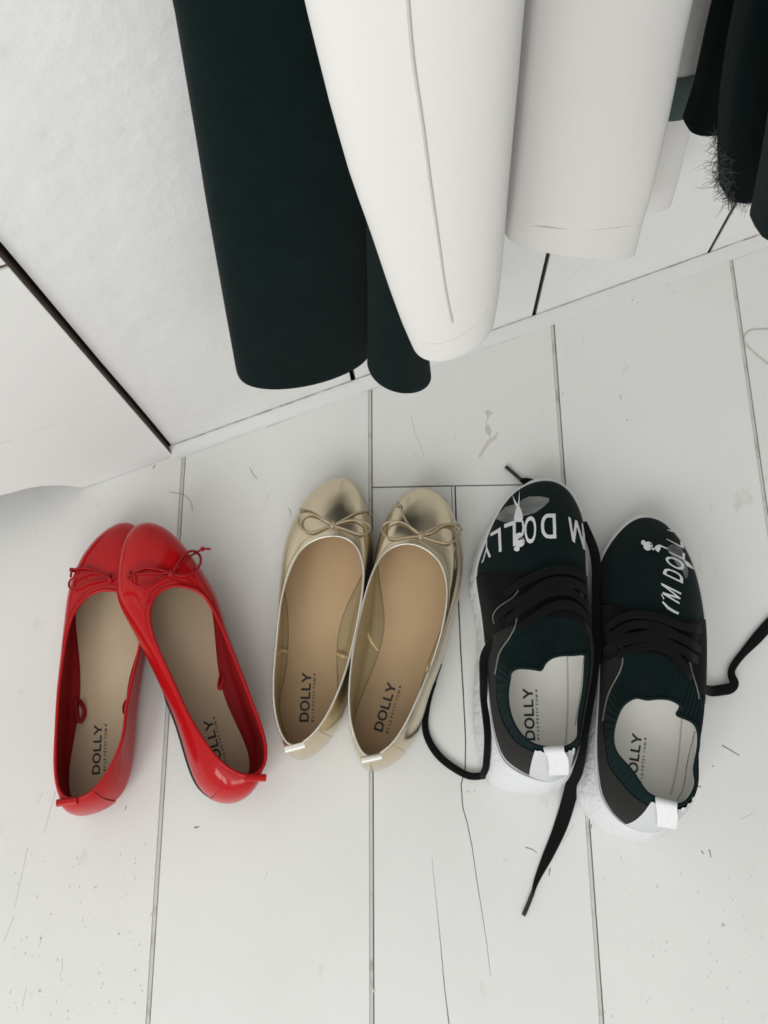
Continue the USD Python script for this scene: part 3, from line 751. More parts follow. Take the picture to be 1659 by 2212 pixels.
def sneaker(keysM, keysE, keysC, label, zones, name='sneaker'):
    wld = lambda p, z: at_z(p, z)
    Mc = ring([wld(p, 0.014) for p in keysM], NSK)
    E = ring([wld(p[0], p[1]) for p in keysE], NSK)
    C = ring([wld(p[0], p[1]) for p in keysC], NSK)
    c = Mc.mean(0)
    up = np.array([0, 0, 1.0])
    cen = lambda X: ((c - X) * [1, 1, 0]) / np.linalg.norm((c - X) * [1, 1, 0], axis=1, keepdims=True)
    B = Mc + cen(Mc) * 0.006; B[:, 2] = 0.0005
    org = c * [1, 1, 0]
    t = thing(name, org, 0, label, 'sneaker', 'dark green and white sneakers')
    toe = wld(keysM[11], 0); heel = wld(keysM[0], 0)
    axs = (toe - heel)[:2]; Ln = np.linalg.norm(axs); axs /= Ln
    sfrac = lambda P: ((P[..., :2] - heel[:2]) @ axs) / Ln
    # midsole: flared foam wall, lip and rim up to the feather line
    ctrl = 0.62 * Mc + 0.38 * E; ctrl[:, 2] = 0.8 * E[:, 2] + 0.2 * Mc[:, 2]
    lo = bez(B, B * [1, 1, 0] * 0.3 + Mc * [1, 1, 0] * 0.7 + up * 0.004, Mc, np.linspace(0, 1, 8))
    hi = bez(Mc, ctrl, E, np.linspace(0, 1, 10)[1:])
    ms = np.concatenate([lo, hi])
    lump = (meshkit.noise(ms * [150, 150, 200]) - 0.5) * 0.0018
    w = np.r_[np.linspace(0, 1, 8), np.linspace(1, 0.0, 9)][:, None]
    ms = ms - cen(Mc)[None] * (lump * w)[..., None]
    tuck = E + cen(E) * 0.004 - up * 0.001
    part('midsole', grid(np.concatenate([ms, tuck[None]])), M['foam'], t, smooth=True)
    MS.append(Surf(ms))
    rim = 0.86 * E + 0.14 * Mc; rim[:, 2] = E[:, 2] - 0.002
    part('midsole_rim', tube(rim, 0.0016, 0.0022, closed=True, sides=8), M['foamtop'], t, smooth=True)
    so = extrude(Polygon(B[:, :2]).buffer(-0.0005), 0.0002, 0.004)
    part('outsole', so, M['foamtop'], t, smooth=30)
    # upper
    d = (C - E) * [1, 1, 0]
    hz = np.linalg.norm(d, axis=1, keepdims=True)
    kk = np.clip(0.62 + 0.9 * (hz - 0.03), 0.55, 0.72)
    ct = E + up * ((C[:, 2:] - E[:, 2:]) * kk) + d * 0.22
    nv = 44
    vv = np.linspace(0, 1, nv)
    U = bez(E, ct, C, vv)
    th = np.linspace(0, NK, NSK, endpoint=False)
    nrm = np.cross(np.gradient(U, axis=0), np.roll(U, -1, 1) - np.roll(U, 1, 1)); nrm /= np.linalg.norm(nrm, axis=-1, keepdims=True) + 1e-12
    if (nrm[..., 2]).sum() < 0:
        nrm = -nrm
    sf = sfrac(U)
    lat = (U[..., :2] - heel[:2]) @ np.array([-axs[1], axs[0]])
    TH, VV = np.meshgrid(th, vv)
    surf0 = Surf(U); pxU = project(U).reshape(-1, 2)
    vis = ((nrm * (EYE - U)).sum(-1) > 0).ravel()
    idx = NearestNDInterpolator(pxU[vis], np.nonzero(vis)[0])

    def line(pts, deg):
        P = surf0(np.array(pts))[0]
        return np.polyval(np.polyfit((P[:, :2] - heel[:2]) @ np.array([-axs[1], axs[0]]), sfrac(P), deg), lat)
    fore, rear = line(zones['fore'], 2), line(zones['rear'], 2)
    ci = idx(np.array(zones['collar'])).astype(int)
    ct_, cv_ = TH.ravel()[ci], VV.ravel()[ci]; o = np.argsort(ct_)
    coll = np.interp(TH, np.r_[0, ct_[o], ct_[o][-1] + 1.5, NK], np.r_[0.86, np.minimum(cv_[o], 0.9), 0.72, 0.72])
    coll = np.where(TH > ct_[o][-1] + 1.5, 0.74, coll)
    # ribs of the knitted collar
    ribw = np.clip((VV - coll) / 0.05, 0, 1) * np.clip((rear - sf) / 0.03, 0, 1)
    U = U + nrm * (ribw * np.sin(th * 2 * np.pi * 3.4)[None] * 0.00055)[..., None]
    h0, h1 = zones['heel']
    heelc = np.where(TH < NK / 2, h0 + h1 * VV - TH, 1.6 - (NK - TH))
    fields = [('ribbed_collar', M['collar'], np.minimum(rear + 0.03 - sf, VV - coll + 0.02), 0.0),
              ('quarter', M['suede'], np.minimum(rear + 0.01 - sf, coll - VV), 0.0007),
              ('knit_toe', M['knit'], sf - fore + 0.02, 0.0), ('lace_saddle', M['felt'], np.minimum(fore - sf, sf - rear), 0.0010),
              ('heel_counter', M['counter'], np.minimum(heelc, 0.93 - VV), 0.0014)]
    vg, fg = tri(grid(U))
    ng = nrm.reshape(-1, 3)
    for nm, mt, fld, lift in fields:
        v_, f_ = cut(vg + ng * lift, fg, fld.ravel())
        part(nm, (v_, f_), mt, t, smooth=True)
    # rim roll of the collar, white inside
    part('collar_rim', tube(C - up * 0.0002, 0.0011, 0.0011, closed=True, sides=8), M['collar'], t, smooth=True)
    Ii = E + cen(E) * 0.007; fz = np.clip((sfrac(Ii) - 0.50) / 0.35, 0, 1); Ii[:, 2] = 0.045 - 0.017 * fz * fz * (3 - 2 * fz)
    ctl = ct + cen(ct) * 0.005 - up * 0.003
    inner = bez(C + cen(C) * 0.0008 - up * 0.0008, ctl, Ii, np.linspace(0, 1, 22))
    part('sock_lining', grid(inner), M['sock'], t, smooth=True)
    pv = np.array([-axs[1], axs[0]]); cut_ = Polygon([heel[:2] + axs * Ln * a + pv * b for a, b in ((-0.2, -0.2), (0.60, -0.2), (0.60, 0.2), (-0.2, 0.2))])
    io = extrude(Polygon(Ii[:, :2]).buffer(0.001).intersection(cut_), 0.032, 0.0452)
    insole = part('insole', io, M['sock'], t, smooth=30)
    return t, Surf(U), U, C, E, insole, inner, nrm


def on_surf(surf, pts, n=40, lift=0.001):
    q = resample(pts, n)
    return surf(q, lift)


def lace_part(name, P, w, h, t, up=(0, 0, 1), mt='lace'):
    return part(name, tube(P, w, h, up=up, sides=10, power=0.7), M[mt], t, smooth=True)


LM = [Q(880, 1208), Q(600, 1135), Q(470, 890), Q(432, 560), Q(455, 180), S(508, 1480), S(455, 1250), S(457, 1040), S(530, 770), S(690, 508), S(870, 290), S(1090, 213), S(1290, 290), S(1400, 470), S(1450, 680), S(1500, 980), S(1520, 1350), S(1535, 1700), Q(1290, 400), Q(1255, 700), Q(1205, 1000), Q(1090, 1167)]
LE = [(Q(960, 1078), .040), (Q(740, 968), .039), (Q(640, 820), .037), (Q(585, 580), .034), (Q(550, 230), .031), (S(580, 1500), .029), (S(545, 1250), .028), (S(518, 1020), .027), (S(565, 830), .026), (S(670, 565), .026), (S(850, 325), .026), (S(1090, 233), .026), (S(1275, 300), .026), (S(1380, 460), .026), (S(1425, 640), .027), (S(1440, 950), .028), (S(1458, 1350), .029), (S(1500, 1700), .031), (Q(1320, 400), .034), (Q(1265, 700), .037), (Q(1190, 975), .039), (Q(1090, 1070), .040)]
LC = [(Q(1050, 842), .085), (Q(880, 803), .081), (Q(742, 640), .074), (Q(700, 440), .070), (Q(715, 310), .073), (S(800, 1872), .078), (S(840, 1836), .082), (S(900, 1826), .086), (S(960, 1830), .089), (S(1018, 1838), .091), (S(1062, 1840), .092), (S(1085, 1800), .092), (S(1120, 1760), .092), (S(1170, 1732), .091), (S(1250, 1716), .089), (S(1340, 1714), .086), (S(1430, 1712), .082), (Q(1300, 200), .078), (Q(1285, 400), .074), (Q(1250, 620), .074), (Q(1240, 765), .079), (Q(1150, 835), .083)]
tl, sl, UL, CL, EL, insl, innl, nl = sneaker(LM, LE, LC, 'dark sneaker with large upside-down white lettering across its toe, left of the sneaker pair',
    dict(fore=[T5(170, 200), T5(420, 235), T5(640, 225), T5(950, 165), T5(1200, 185), T5(1310, 230)], rear=[T5(430, 800), T5(640, 745), T5(900, 680), T5(1150, 660), T5(1310, 740)], heel=(0.4, 0.35),
         collar=[T5(585, 640), T5(562, 800), T5(490, 930), T5(412, 1050), T5(385, 1150), Q(612, 220), Q(622, 480), Q(700, 690), Q(850, 840)]))
RMk = [R2(690, 1370), R2(400, 1300), R2(215, 1130), R2(165, 980), R2(205, 700), R2(255, 350), R2(285, 0), R1(300, 1050), R1(290, 750), R1(350, 430), R1(530, 168), R1(695, 116), R1(865, 190), R1(990, 355), R1(1080, 560), R1(1125, 800), R1(1140, 1060), R1(1118, 1350), R2(1070, 250), R2(1040, 600), R2(1010, 950), R2(900, 1250)]
RE = [(R2(740, 1280), .040), (R2(530, 1205), .039), (R2(400, 1050), .038), (R2(352, 880), .036), (R2(333, 600), .034), (R2(345, 300), .032), (R2(355, 0), .030), (R1(345, 1000), .028), (R1(325, 700), .027), (R1(375, 440), .026), (R1(540, 212), .026), (R1(700, 138), .026), (R1(850, 187), .026), (R1(985, 335), .026), (R1(1082, 540), .026), (R1(1142, 800), .027), (R1(1158, 1030), .028), (R1(1140, 1350), .030), (R2(1110, 250), .033), (R2(1085, 600), .036), (R2(1060, 950), .039), (R2(920, 1200), .040)]
RC = [(R2(855, 1050), .085), (R2(710, 980), .082), (R2(600, 820), .076), (R2(480, 680), .072), (R2(448, 530), .072), (R2(480, 390), .076), (R2(520, 310), .080), (R2(570, 265), .083), (R2(630, 240), .086), (R2(690, 250), .089), (R2(740, 252), .091), (R2(800, 246), .092), (R2(860, 248), .091), (R2(920, 264), .090), (R2(984, 318), .088), (R2(950, 372), .086), (R2(1045, 416), .083), (R2(1112, 500), .080), (R2(1112, 650), .077), (R2(1086, 810), .077), (R2(1093, 930), .081), (R2(1000, 1068), .084)]
tr, sr, UR, CR, ER, insr, innr, nr = sneaker(RMk, RE, RC, 'dark sneaker with slanted white lettering along its outer toe, right of the sneaker pair',
    dict(fore=[V5(350, 640), V5(650, 700), V5(1000, 770), V5(1250, 800), V5(1440, 800)], rear=[V5(430, 1230), V5(640, 1190), V5(850, 1150), V5(1080, 1220), V5(1270, 1380)], heel=(0.9, -0.3),
         collar=[V5(590, 1150), V5(575, 1320), V5(520, 1440), V5(440, 1600), V5(400, 1750), V5(375, 1900), R2(385, 560), R2(400, 700), R2(470, 850), R2(560, 960), R2(650, 1040)]))

arr = lambda f, *ps: [np.array(f(*p)) for p in ps]
# --- printing on the toes
knl = stage.GetPrimAtPath(str(tl.GetPath()) + '/knit_toe'); knr = stage.GetPrimAtPath(str(tr.GetPath()) + '/knit_toe')
glyphs = [('M', (1425, 602), (1288, 540), (1440, 832), (1322, 748)), ('D', (1185, 514), (1058, 514), (1193, 727), (1062, 735)), ('O', (1022, 526), (915, 550), (1020, 765), (925, 775)),
          ('L', (850, 568), (748, 605), (850, 790), (760, 822)), ('L', (722, 628), (632, 682), (730, 838), (645, 862)), ('Y', (628, 690), (578, 770), (640, 880), (556, 940))]
part('lettering', cat(*[text_quad(sl, ch, *arr(S, *q)) for ch, *q in glyphs]), M['print'], knl, smooth=True, label="white printed lettering upside down")
tutu = [(680, 560), (700, 520), (760, 455), (850, 430), (900, 395), (960, 368), (1050, 366), (1130, 380), (1132, 412), (1080, 460), (1010, 510), (915, 535), (850, 570), (760, 592)]
part('dancer_emblem', print_poly(sl, [S(*p) for p in tutu], 0.0004), M['greyprint'], knl, smooth=True, label='grey skirt of the printed dancer')
fig = [[(818, 350), (838, 390), (858, 425), (868, 440), (874, 380), (884, 312), (884, 380), (880, 450), (905, 510), (912, 560), (895, 590), (850, 590), (832, 560), (845, 500), (856, 462), (838, 430)],
       [(828, 580), (848, 580), (842, 640), (848, 700), (870, 720), (850, 720), (828, 690)], [(896, 570), (916, 580), (922, 640), (912, 700), (890, 712), (905, 640)],
       [(846, 690), (880, 676), (918, 690), (905, 712), (858, 712)],
       [(880 + 46 * math.cos(a), 758 + 46 * math.sin(a)) for a in np.linspace(0, 2 * np.pi, 18)[:-1]], [(858 + 26 * math.cos(a), 818 + 22 * math.sin(a)) for a in np.linspace(0, 2 * np.pi, 14)[:-1]]]
part('dancer_emblem', cat(*[print_poly(sl, [S(*p) for p in pp], 0.0009) for pp in fig]), M['print'], knl, smooth=True, label='white figure of the printed dancer')
face = [[(870, 735), (890, 722), (915, 735), (905, 742), (890, 735), (876, 748)], [(905, 762), (922, 758), (920, 768)]]
part('dancer_face', cat(*[print_poly(sl, [S(*p) for p in pp], 0.0012) for pp in face]), M['ink'], knl, smooth=True, label='dark hairline and eye of the printed dancer')
VG = [('M', (1190, 635), (1212, 510), (1010, 525), (992, 398)), ('D', (1228, 412), (1235, 312), (1010, 305), (1028, 222)), ('O', (1232, 290), (1250, 175), (1030, 180), (1052, 95)),
      ('L', (1248, 160), (1250, 80), (1075, 70), (1070, 30))]
VR = [('L', (1000, 385), (985, 332), (862, 312), (866, 288)), ('Y', (965, 298), (938, 252), (868, 240), (870, 202))]
bar = print_poly(sr, [V5(*p) for p in ((990, 525), (1002, 520), (1030, 575), (1018, 582))], 0.0006)
part('lettering', cat(*[text_quad(sr, ch, *arr(V5, *q)) for ch, *q in VG], print_poly(sr, [V5(*p) for p in ((1000, 612), (1014, 597), (1075, 658), (1130, 694), (1187, 722), (1178, 748), (1120, 722), (1058, 684))], 0.0006), *[text_quad(sr, ch, *arr(R1, *q)) for ch, *q in VR], bar), M['print'], knr, smooth=True, label="white slanted printed lettering")
part('dancer_emblem', print_poly(sr, [R1(*p) for p in ((868, 372), (900, 350), (940, 345), (978, 370), (1000, 420), (1020, 490), (1034, 560), (1030, 610), (1008, 615), (990, 560), (940, 500), (905, 440), (875, 400))], 0.0004), M['greyprint'], knr, smooth=True, label='grey skirt of the printed dancer')
fig = [[(722 + 36 * math.cos(a), 366 + 36 * math.sin(a)) for a in np.linspace(0, 2 * np.pi, 18)[:-1]], [(686 + 18 * math.cos(a), 338 + 20 * math.sin(a)) for a in np.linspace(0, 2 * np.pi, 14)[:-1]],
       [(768, 378), (782, 362), (805, 352), (828, 360), (872, 382), (868, 392), (820, 372), (815, 395), (802, 416), (780, 400)], [(748, 382), (765, 378), (772, 394), (760, 402)],
       [(985, 462), (1030, 490), (1060, 520), (1078, 552), (1050, 532), (1010, 500)], [(990, 480), (1030, 515), (1060, 545), (1020, 520)]]
part('dancer_emblem', cat(*[print_poly(sr, [R1(*p) for p in pp], 0.0009) for pp in fig]), M['print'], knr, smooth=True, label='white figure of the printed dancer')
part('dancer_face', cat(*[print_poly(sr, [R1(*p) for p in pp], 0.0012) for pp in [[(738, 345), (750, 355), (745, 362), (735, 352)], [(738, 378), (752, 376), (748, 390)]]]), M['ink'], knr, smooth=True, label='dark eye of the printed dancer')

# --- words on the insoles
iz = Frame(d=0.0)
for ins, fn, d in ((insl, Q, [('DOLLY', (912, 782), (890, 382), 0.0072, True), ('B Y  L E  P E T I T  T O M  ®', (945, 780), (930, 392), 0.00147, True)]),
                   (insr, R2, [('DOLLY', (627, 925), (672, 532), 0.0068, True), ('B Y  L E  P E T I T  T O M  ®', (672, 940), (712, 556), 0.00147, True)])):
    for txt, p0_, p1_, cap, bold in d:
        part('lettering', place_text(iz, txt, fn(*p0_), fn(*p1_), cap, 0.0452, bold), M['ink'], ins, smooth=False, label='black printed lettering')

# --- laces over the saddles, edge piping, heel tabs
for t, sf_, fn, bands, pipes in (
        (tl, sl, T5, [[(480, 430), (600, 340), (760, 260), (950, 190), (1150, 185), (1310, 250)], [(380, 690), (520, 560), (700, 470), (900, 330), (1100, 290), (1310, 350)], [(470, 740), (640, 600), (830, 470), (1050, 400), (1200, 440), (1325, 560)],
                      [(620, 790), (800, 680), (1000, 560), (1180, 560), (1320, 660)], [(520, 560), (760, 470), (980, 390), (1180, 330), (1320, 420)]],
         [[(355, 742), (340, 660), (378, 585), (480, 510), (560, 450), (610, 380)], [(585, 595), (590, 690), (562, 800), (490, 930), (412, 1050), (385, 1150), (360, 1290)], [(1220, 335), (1262, 400), (1290, 450)]]),
        (tr, sr, V5, [[(420, 900), (560, 800), (760, 760), (960, 800), (1200, 880), (1400, 900)], [(440, 1040), (620, 900), (850, 870), (1100, 960), (1330, 1090)], [(400, 1120), (600, 1050), (850, 1010), (1080, 1080), (1370, 1240)],
                      [(560, 1180), (760, 1110), (980, 1110), (1180, 1260), (1300, 1420)], [(450, 960), (700, 1000), (960, 960), (1250, 1040), (1400, 1130)]],
         [[(605, 845), (575, 905), (500, 965), (440, 1000)], [(580, 1100), (590, 1200), (575, 1320), (520, 1440), (440, 1600), (400, 1750), (375, 1900)], [(1290, 1260), (1330, 1400), (1380, 1560), (1400, 1660)]])):
    for b in bands:
        P, n = on_surf(sf_, [fn(*p) for p in b], 40, 0.0016)
        s = np.linspace(0, 1, 40)
        lace_part('lace_band', P + n * (0.0022 * np.sin(np.pi * s))[:, None], 0.0036, 0.0010, t, up=n)
    for b in pipes:
        P, n = on_surf(sf_, [fn(*p) for p in b], 30, 0.0010)
        part('edge_piping', tube(P, 0.0007, sides=6), M['piping'], t, smooth=True)
for t, U, C, E, inn, fn, seam in ((tl, UL, CL, EL, innl, Q, [(1160, 125), (1163, 300), (1162, 560), (1145, 822)]), (tr, UR, CR, ER, innr, R2, [(985, 410), (972, 560), (945, 800), (900, 1000)])):
    tabs = {'L': [((985, 838), (1130, 832), .070), ((980, 838), (1134, 832), .084), ((977, 848), (1136, 838), .0885), ((982, 868), (1138, 862), .0890), ((1000, 893), (1150, 885), .0870), ((1012, 930), (1166, 922), .0830), ((1018, 985), (1172, 978), .0770), ((1018, 1030), (1170, 1028), .0700), ((1018, 1047), (1164, 1044), .0650), ((1018, 1043), (1156, 1038), .0600), ((1018, 1030), (1150, 1024), .0560)],
            'R': [((775, 1020), (945, 1062), .070), ((778, 1022), (950, 1066), .084), ((780, 1032), (952, 1075), .0885), ((780, 1055), (950, 1095), .0890), ((785, 1088), (948, 1118), .0870), ((790, 1130), (954, 1150), .0830), ((793, 1180), (952, 1200), .0770), ((793, 1228), (946, 1248), .0700), ((795, 1244), (940, 1264), .0650), ((798, 1238), (932, 1256), .0600), ((800, 1226), (925, 1242), .0560)]}['L' if t == tl else 'R']
    rows = np.array([[at_z(fn(*a), z) * (1 - x) + at_z(fn(*b), z) * x for x in np.linspace(0, 1, 14)] for a, b, z in tabs])
    rows = np.stack([resample(rows[:, k], 36) for k in range(rows.shape[1])], 1)
    nn = np.cross(np.gradient(rows, axis=0), np.gradient(rows, axis=1)); nn /= np.linalg.norm(nn, axis=-1, keepdims=True)
    loop = np.concatenate([rows + nn * 0.0006, (rows - nn * 0.0006)[:, ::-1]], 1)
    part('heel_tab', grid(loop), M['whitetab'], t, smooth=50)
    si = Surf(inn)
    q = resample([fn(*p) for p in seam], 30)
    dash = resample([fn(*p) for p in ([(1284, 150), (1270, 300), (1242, 520), (1214, 670)] if t == tl else [(1084, 510), (1060, 600), (1030, 720), (1010, 850), (985, 970), (945, 1045)])], 61)
    DP, _ = si(dash, 0.0004)
    part('stitching', cat(*[tube(DP[q:q + 2], 0.00035, sides=5) for q in range(0, 60, 2)]), M['ink'], t, smooth=True)
    part('lining_seam', tube([at_z(x, 0.0456) for x in q], 0.0004, sides=5), M['seam'], t, smooth=True)

# --- loose lace ends
def loose(t, pts, w, name='lace_end', n=90, up=(0, 0, 1), hh=0.0011):
    P = resample([at_z(p, z) if z is not None else MS[0]([p], 0.0026)[0][0] for p, z in pts], n)
    ww = np.interp(np.linspace(0, 1, n), np.linspace(0, 1, len(w)), w) if np.ndim(w) else w
    return part(name, tube(P, ww, hh, up=up, sides=10, power=0.7), M['lace'], t, smooth=True)


e1 = loose(tl, [(T5(470, 850), .060), (T5(380, 900), .057), (T5(290, 980), .050), (T5(235, 1090), .044), (T5(222, 1200), .042), (Q(516, 290), .042), (Q(532, 430), None), (Q(550, 620), None), (Q(562, 760), None), (Q(562, 860), None), (Q(557, 940), None), (Q(549, 990), None), (Q(530, 1034), None), (Q(497, 1056), .0045),
                (Q(430, 1060), .003), (Q(330, 1022), .0028), (Q(200, 930), .0026), (Q(112, 820), .0026), (Q(68, 700), .0026), (Q(74, 560), .0026), (Q(105, 420), .0026), (Q(135, 330), .0026)], np.r_[.003, .0034, .003, .0027, .0027, .0028, .003, .0026, .0022], hh=0.0018)
part('aglet', tube(resample([at_z(Q(137, 330), .0026), at_z(Q(160, 260), .0026), at_z(Q(183, 192), .0024)], 8), 0.0016, sides=8), M['aglet'], e1, smooth=True)
e2 = loose(tl, [(S(1418, 590), .034), (S(1462, 690), .036), (S(1505, 800), .036), (S(1535, 980), .036), (S(1540, 1180), .038), (Q(1388, 0), .045), (Q(1368, 200), .047), (Q(1345, 380), .047), (Q(1312, 560), .045), (Q(1275, 750), .040), (Q(1240, 950), .028), (Q(1200, 1130), .012),
                (Q(1155, 1300), .003), (Q(1095, 1480), .0016), (Q(1030, 1630), .0016), (Q(965, 1770), .0016), (Q(918, 1880), .0018), (Q(897, 1950), .0022)], np.r_[.0035, .0040, .0040, .0042, .0042, .0040, .0046, .0054, .0056, .0054, .0040, .0012], hh=0.0011)
part('aglet', tube(resample([at_z(Q(897, 1950), .0022), at_z(Q(862, 2040), .002), at_z(Q(823, 2132), .002)], 8), 0.0016, sides=8), M['aglet'], e2, smooth=True)
e3 = loose(tl, [(S(1010, 262), .003), (S(960, 245), .003), (S(925, 235), .003), (S(885, 220), .0025)], np.r_[.004, .004, .0034, .0016], n=24)
part('aglet', tube(resample([at_z(S(890, 222), .0025), at_z(S(825, 165), .0022), at_z(S(760, 110), .0022)], 8), 0.0016, sides=8), M['aglet'], e3, smooth=True)
e4 = loose(tr, [(V5(1385, 1480), .040), (R1(1125, 1462), .030), (R1(1170, 1478), .016), (R1(1230, 1492), .005), (R1(1310, 1482), .004), (R1(1375, 1462), .006), (R1(1395, 1430), .0075), (R1(1382, 1390), .007), (R1(1372, 1350), .005), (R1(1400, 1280), .003), (R1(1480, 1180), .0028), (R1(1580, 1070), .0028), (R1(1670, 970), .0028), (R1(1800, 850), .0028)],
           np.r_[.0028, .0030, .0042, .0044, .0028, .0030, .0044, .0046, .0046], hh=0.0018)


# ================================================================ HANGING CLOTHES
def garment_tube(L, R, d, depth, ztop=1.55, nz=60, na=48, seed=0, fold=0.004, lean=0.0, flat_=0.55):
    """A soft flattened tube hanging parallel to the wall, d in front of it; L and R are its two side edges down to the hem."""
    l, r = np.array([uz(p, d) for p in L]), np.array([uz(p, d) for p in R])
    def edge(e):
        o = np.argsort(e[:, 1]); e = e[o]
        z, u = e[:, 1], e[:, 0]
        sl_ = (u[-1] - u[-2]) / (z[-1] - z[-2])
        z2 = np.r_[z, z[-1] + 0.12, ztop]; u2 = np.r_[u, u[-1] + sl_ * 0.07, u[-1] + sl_ * 0.09]
        return z[0], interp1d(z2, u2, kind='linear', fill_value='extrapolate')
    zl, fl = edge(l); zr, fr_ = edge(r)
    v = np.linspace(0, 1, nz) ** 1.4
    a = np.arange(na) * 2 * np.pi / na
    rows = []
    for vv in v:
        z0, z1 = zl + (ztop - zl) * vv, zr + (ztop - zr) * vv
        u0, u1 = float(fl(z0)), float(fr_(z1))
        s = 0.5 - 0.5 * np.cos(a)                                   # 0 at the left edge, 1 at the right
        thick = depth * np.sign(np.sin(a)) * np.abs(np.sin(a)) ** flat_
        u, z = u0 + (u1 - u0) * s, z0 + (z1 - z0) * s
        wob_ = fold * (meshkit.noise(np.stack([u * 22 + seed, z * 4 + 0 * a, 0 * a + seed * 3.1], -1)) - 0.5) * min(1, 0.4 + vv * 2)
        dd = d + thick + wob_ + lean * (z - zl)
        rows.append(W0 + UW * u[:, None] + NW * dd[:, None] + np.stack([0 * z, 0 * z, z], -1))
    return np.array(rows)


def hem_solid(P):
    """The tube with its hem turned in, so that cloth has thickness at the opening."""
    c = P.mean(1, keepdims=True)
    inn = [P[k] + (c[k] - P[k]) / np.linalg.norm(c[k] - P[k], axis=1, keepdims=True) * 0.0022 for k in (0, 3, 8)]
    e0 = P[0] + (c[0] - P[0]) / np.linalg.norm(c[0] - P[0], axis=1, keepdims=True) * 0.0008 - [0, 0, 0.0010]
    rows = np.concatenate([np.array(inn)[::-1], e0[None], P])
    v, f = tri(grid(rows, True))
    n0 = len(v); v = np.vstack([v, rows[0].mean(0), rows[-1].mean(0)]); na = P.shape[1]; last = (len(rows) - 1) * na
    f = np.vstack([f, [[q, (q + 1) % na, n0] for q in range(na)], [[last + (q + 1) % na, last + q, n0 + 1] for q in range(na)]])
    return v, f


def garment(name, origin_u, label, category, d):
    return thing(name, wall_point(origin_u, d, 0.15), WALL_ANGLE, label, category)


# dark green coat at the left
DL, DR = [(375, 0), (400, 150), (430, 330), (447, 440), (470, 570), (492, 695), (512, 806)], [(835, 0), (820, 300), (808, 480), (802, 600), (797, 742)]
coat = garment('coat', 0.1, 'dark green wool coat with rounded hem hanging at the left beside the wall', 'coat', 0.06)
P = garment_tube(DL, DR, 0.052, 0.022, seed=1, fold=0.004, flat_=0.8)
part('front_panel', hem_solid(P), M['wool'], coat, smooth=60)
P2 = garment_tube([(760, 0), (790, 300), (798, 500), (800, 650), (797, 800)], [(850, 0), (880, 400), (905, 620), (927, 795)], 0.086, 0.020, seed=5, fold=0.003, flat_=0.9)
part('side_panel', hem_solid(P2), M['wool'], coat, smooth=60)


def on_garment(P, pts, n=60, lift=0.0006):
    return Surf(P, outward=True)(resample(pts, n), lift)


# white coat: long sleeve in front, body behind it
wc = garment('coat', 0.2, 'cream white coat with a seamed sleeve hanging in the middle', 'coat', 0.13)
PS = garment_tube([(658, 0), (690, 130), (720, 250), (760, 390), (800, 500), (840, 620), (867, 694), (890, 747)], [(1122, 0), (1111, 150), (1102, 250), (1090, 400), (1080, 540), (1072, 614), (1063, 664)], 0.138, 0.018, seed=9, fold=0.004, flat_=0.85)
sleeve = part('sleeve', hem_solid(PS), M['white_cloth'], wc, smooth=60)
PB = garment_tube([(1132, 0), (1120, 150), (1108, 300), (1098, 400), (1086, 496)], [(1480, 0), (1461, 100), (1443, 200), (1422, 300), (1400, 400), (1382, 460), (1366, 531)], 0.100, 0.014, seed=14, fold=0.004)
body = part('body_panel', hem_solid(PB), M['white_cloth'], wc, smooth=60)
for pts in [[(878, -40), (895, 150), (910, 250), (930, 400), (950, 540), (965, 640), (977, 695)]]:
    p_, n_ = on_garment(PS, pts, 60, 0.0)
    part('sleeve_seam', tube(p_, 0.0006, sides=6), M['seam'], sleeve, smooth=True)
ss = Surf(PS, outward=True)
hl = [ss([x])[0][0] for x in [(905, 736), (930, 742), (965, 738), (1000, 722), (1030, 698), (1055, 662)]]
part('hem_stitching', tube(resample(hl, 40), 0.00025, sides=5), M['seam'], sleeve, smooth=True)
sb_ = Surf(PB, outward=True)
hl = [sb_([x])[0][0] for x in [(1100, 480), (1150, 488), (1220, 495), (1290, 496), (1350, 490), (1380, 484)]]
part('hem_stitching', tube(resample(hl, 40), 0.0004, sides=5), M['white_cloth'], body, smooth=True)

# white garment with a dark green band, mostly hidden behind the white coat
PT = garment_tube([(1440, 0), (1425, 150), (1400, 300), (1380, 440)], [(1548, 0), (1530, 62), (1514, 135), (1500, 200), (1486, 260), (1471, 320), (1457, 380), (1444, 424)], 0.045, 0.010, seed=21, fold=0.002)
st_ = garment('dress', 0.36, 'white dress with a dark green band, mostly hidden behind the white coat', 'dress', 0.062)
part('skirt', hem_solid(PT), M['white_cloth2'], st_, smooth=60)
pc = project(PT)
ntop = int(np.argmax(PT[:, 0, 2] > 0.58)); rowmid = pc[:ntop, PT.shape[1] // 2 - 3, 1]
cc = PT.mean(1, keepdims=True)
off = PT - cc; off /= np.linalg.norm(off, axis=-1, keepdims=True)
def rowat(x):
    k = min(int(x), len(PT) - 2); return PT[k] * (1 - (x - k)) + PT[k + 1] * (x - k) + off[k] * 0.0009
za, zb = np.interp(236, rowmid[::-1], np.arange(ntop)[::-1]), np.interp(142, rowmid[::-1], np.arange(ntop)[::-1])
part('green_band', grid(np.array([rowat(x) for x in np.linspace(za, zb, 12)])), M['green_band'], st_, smooth=True, label='dark green band across the white dress')

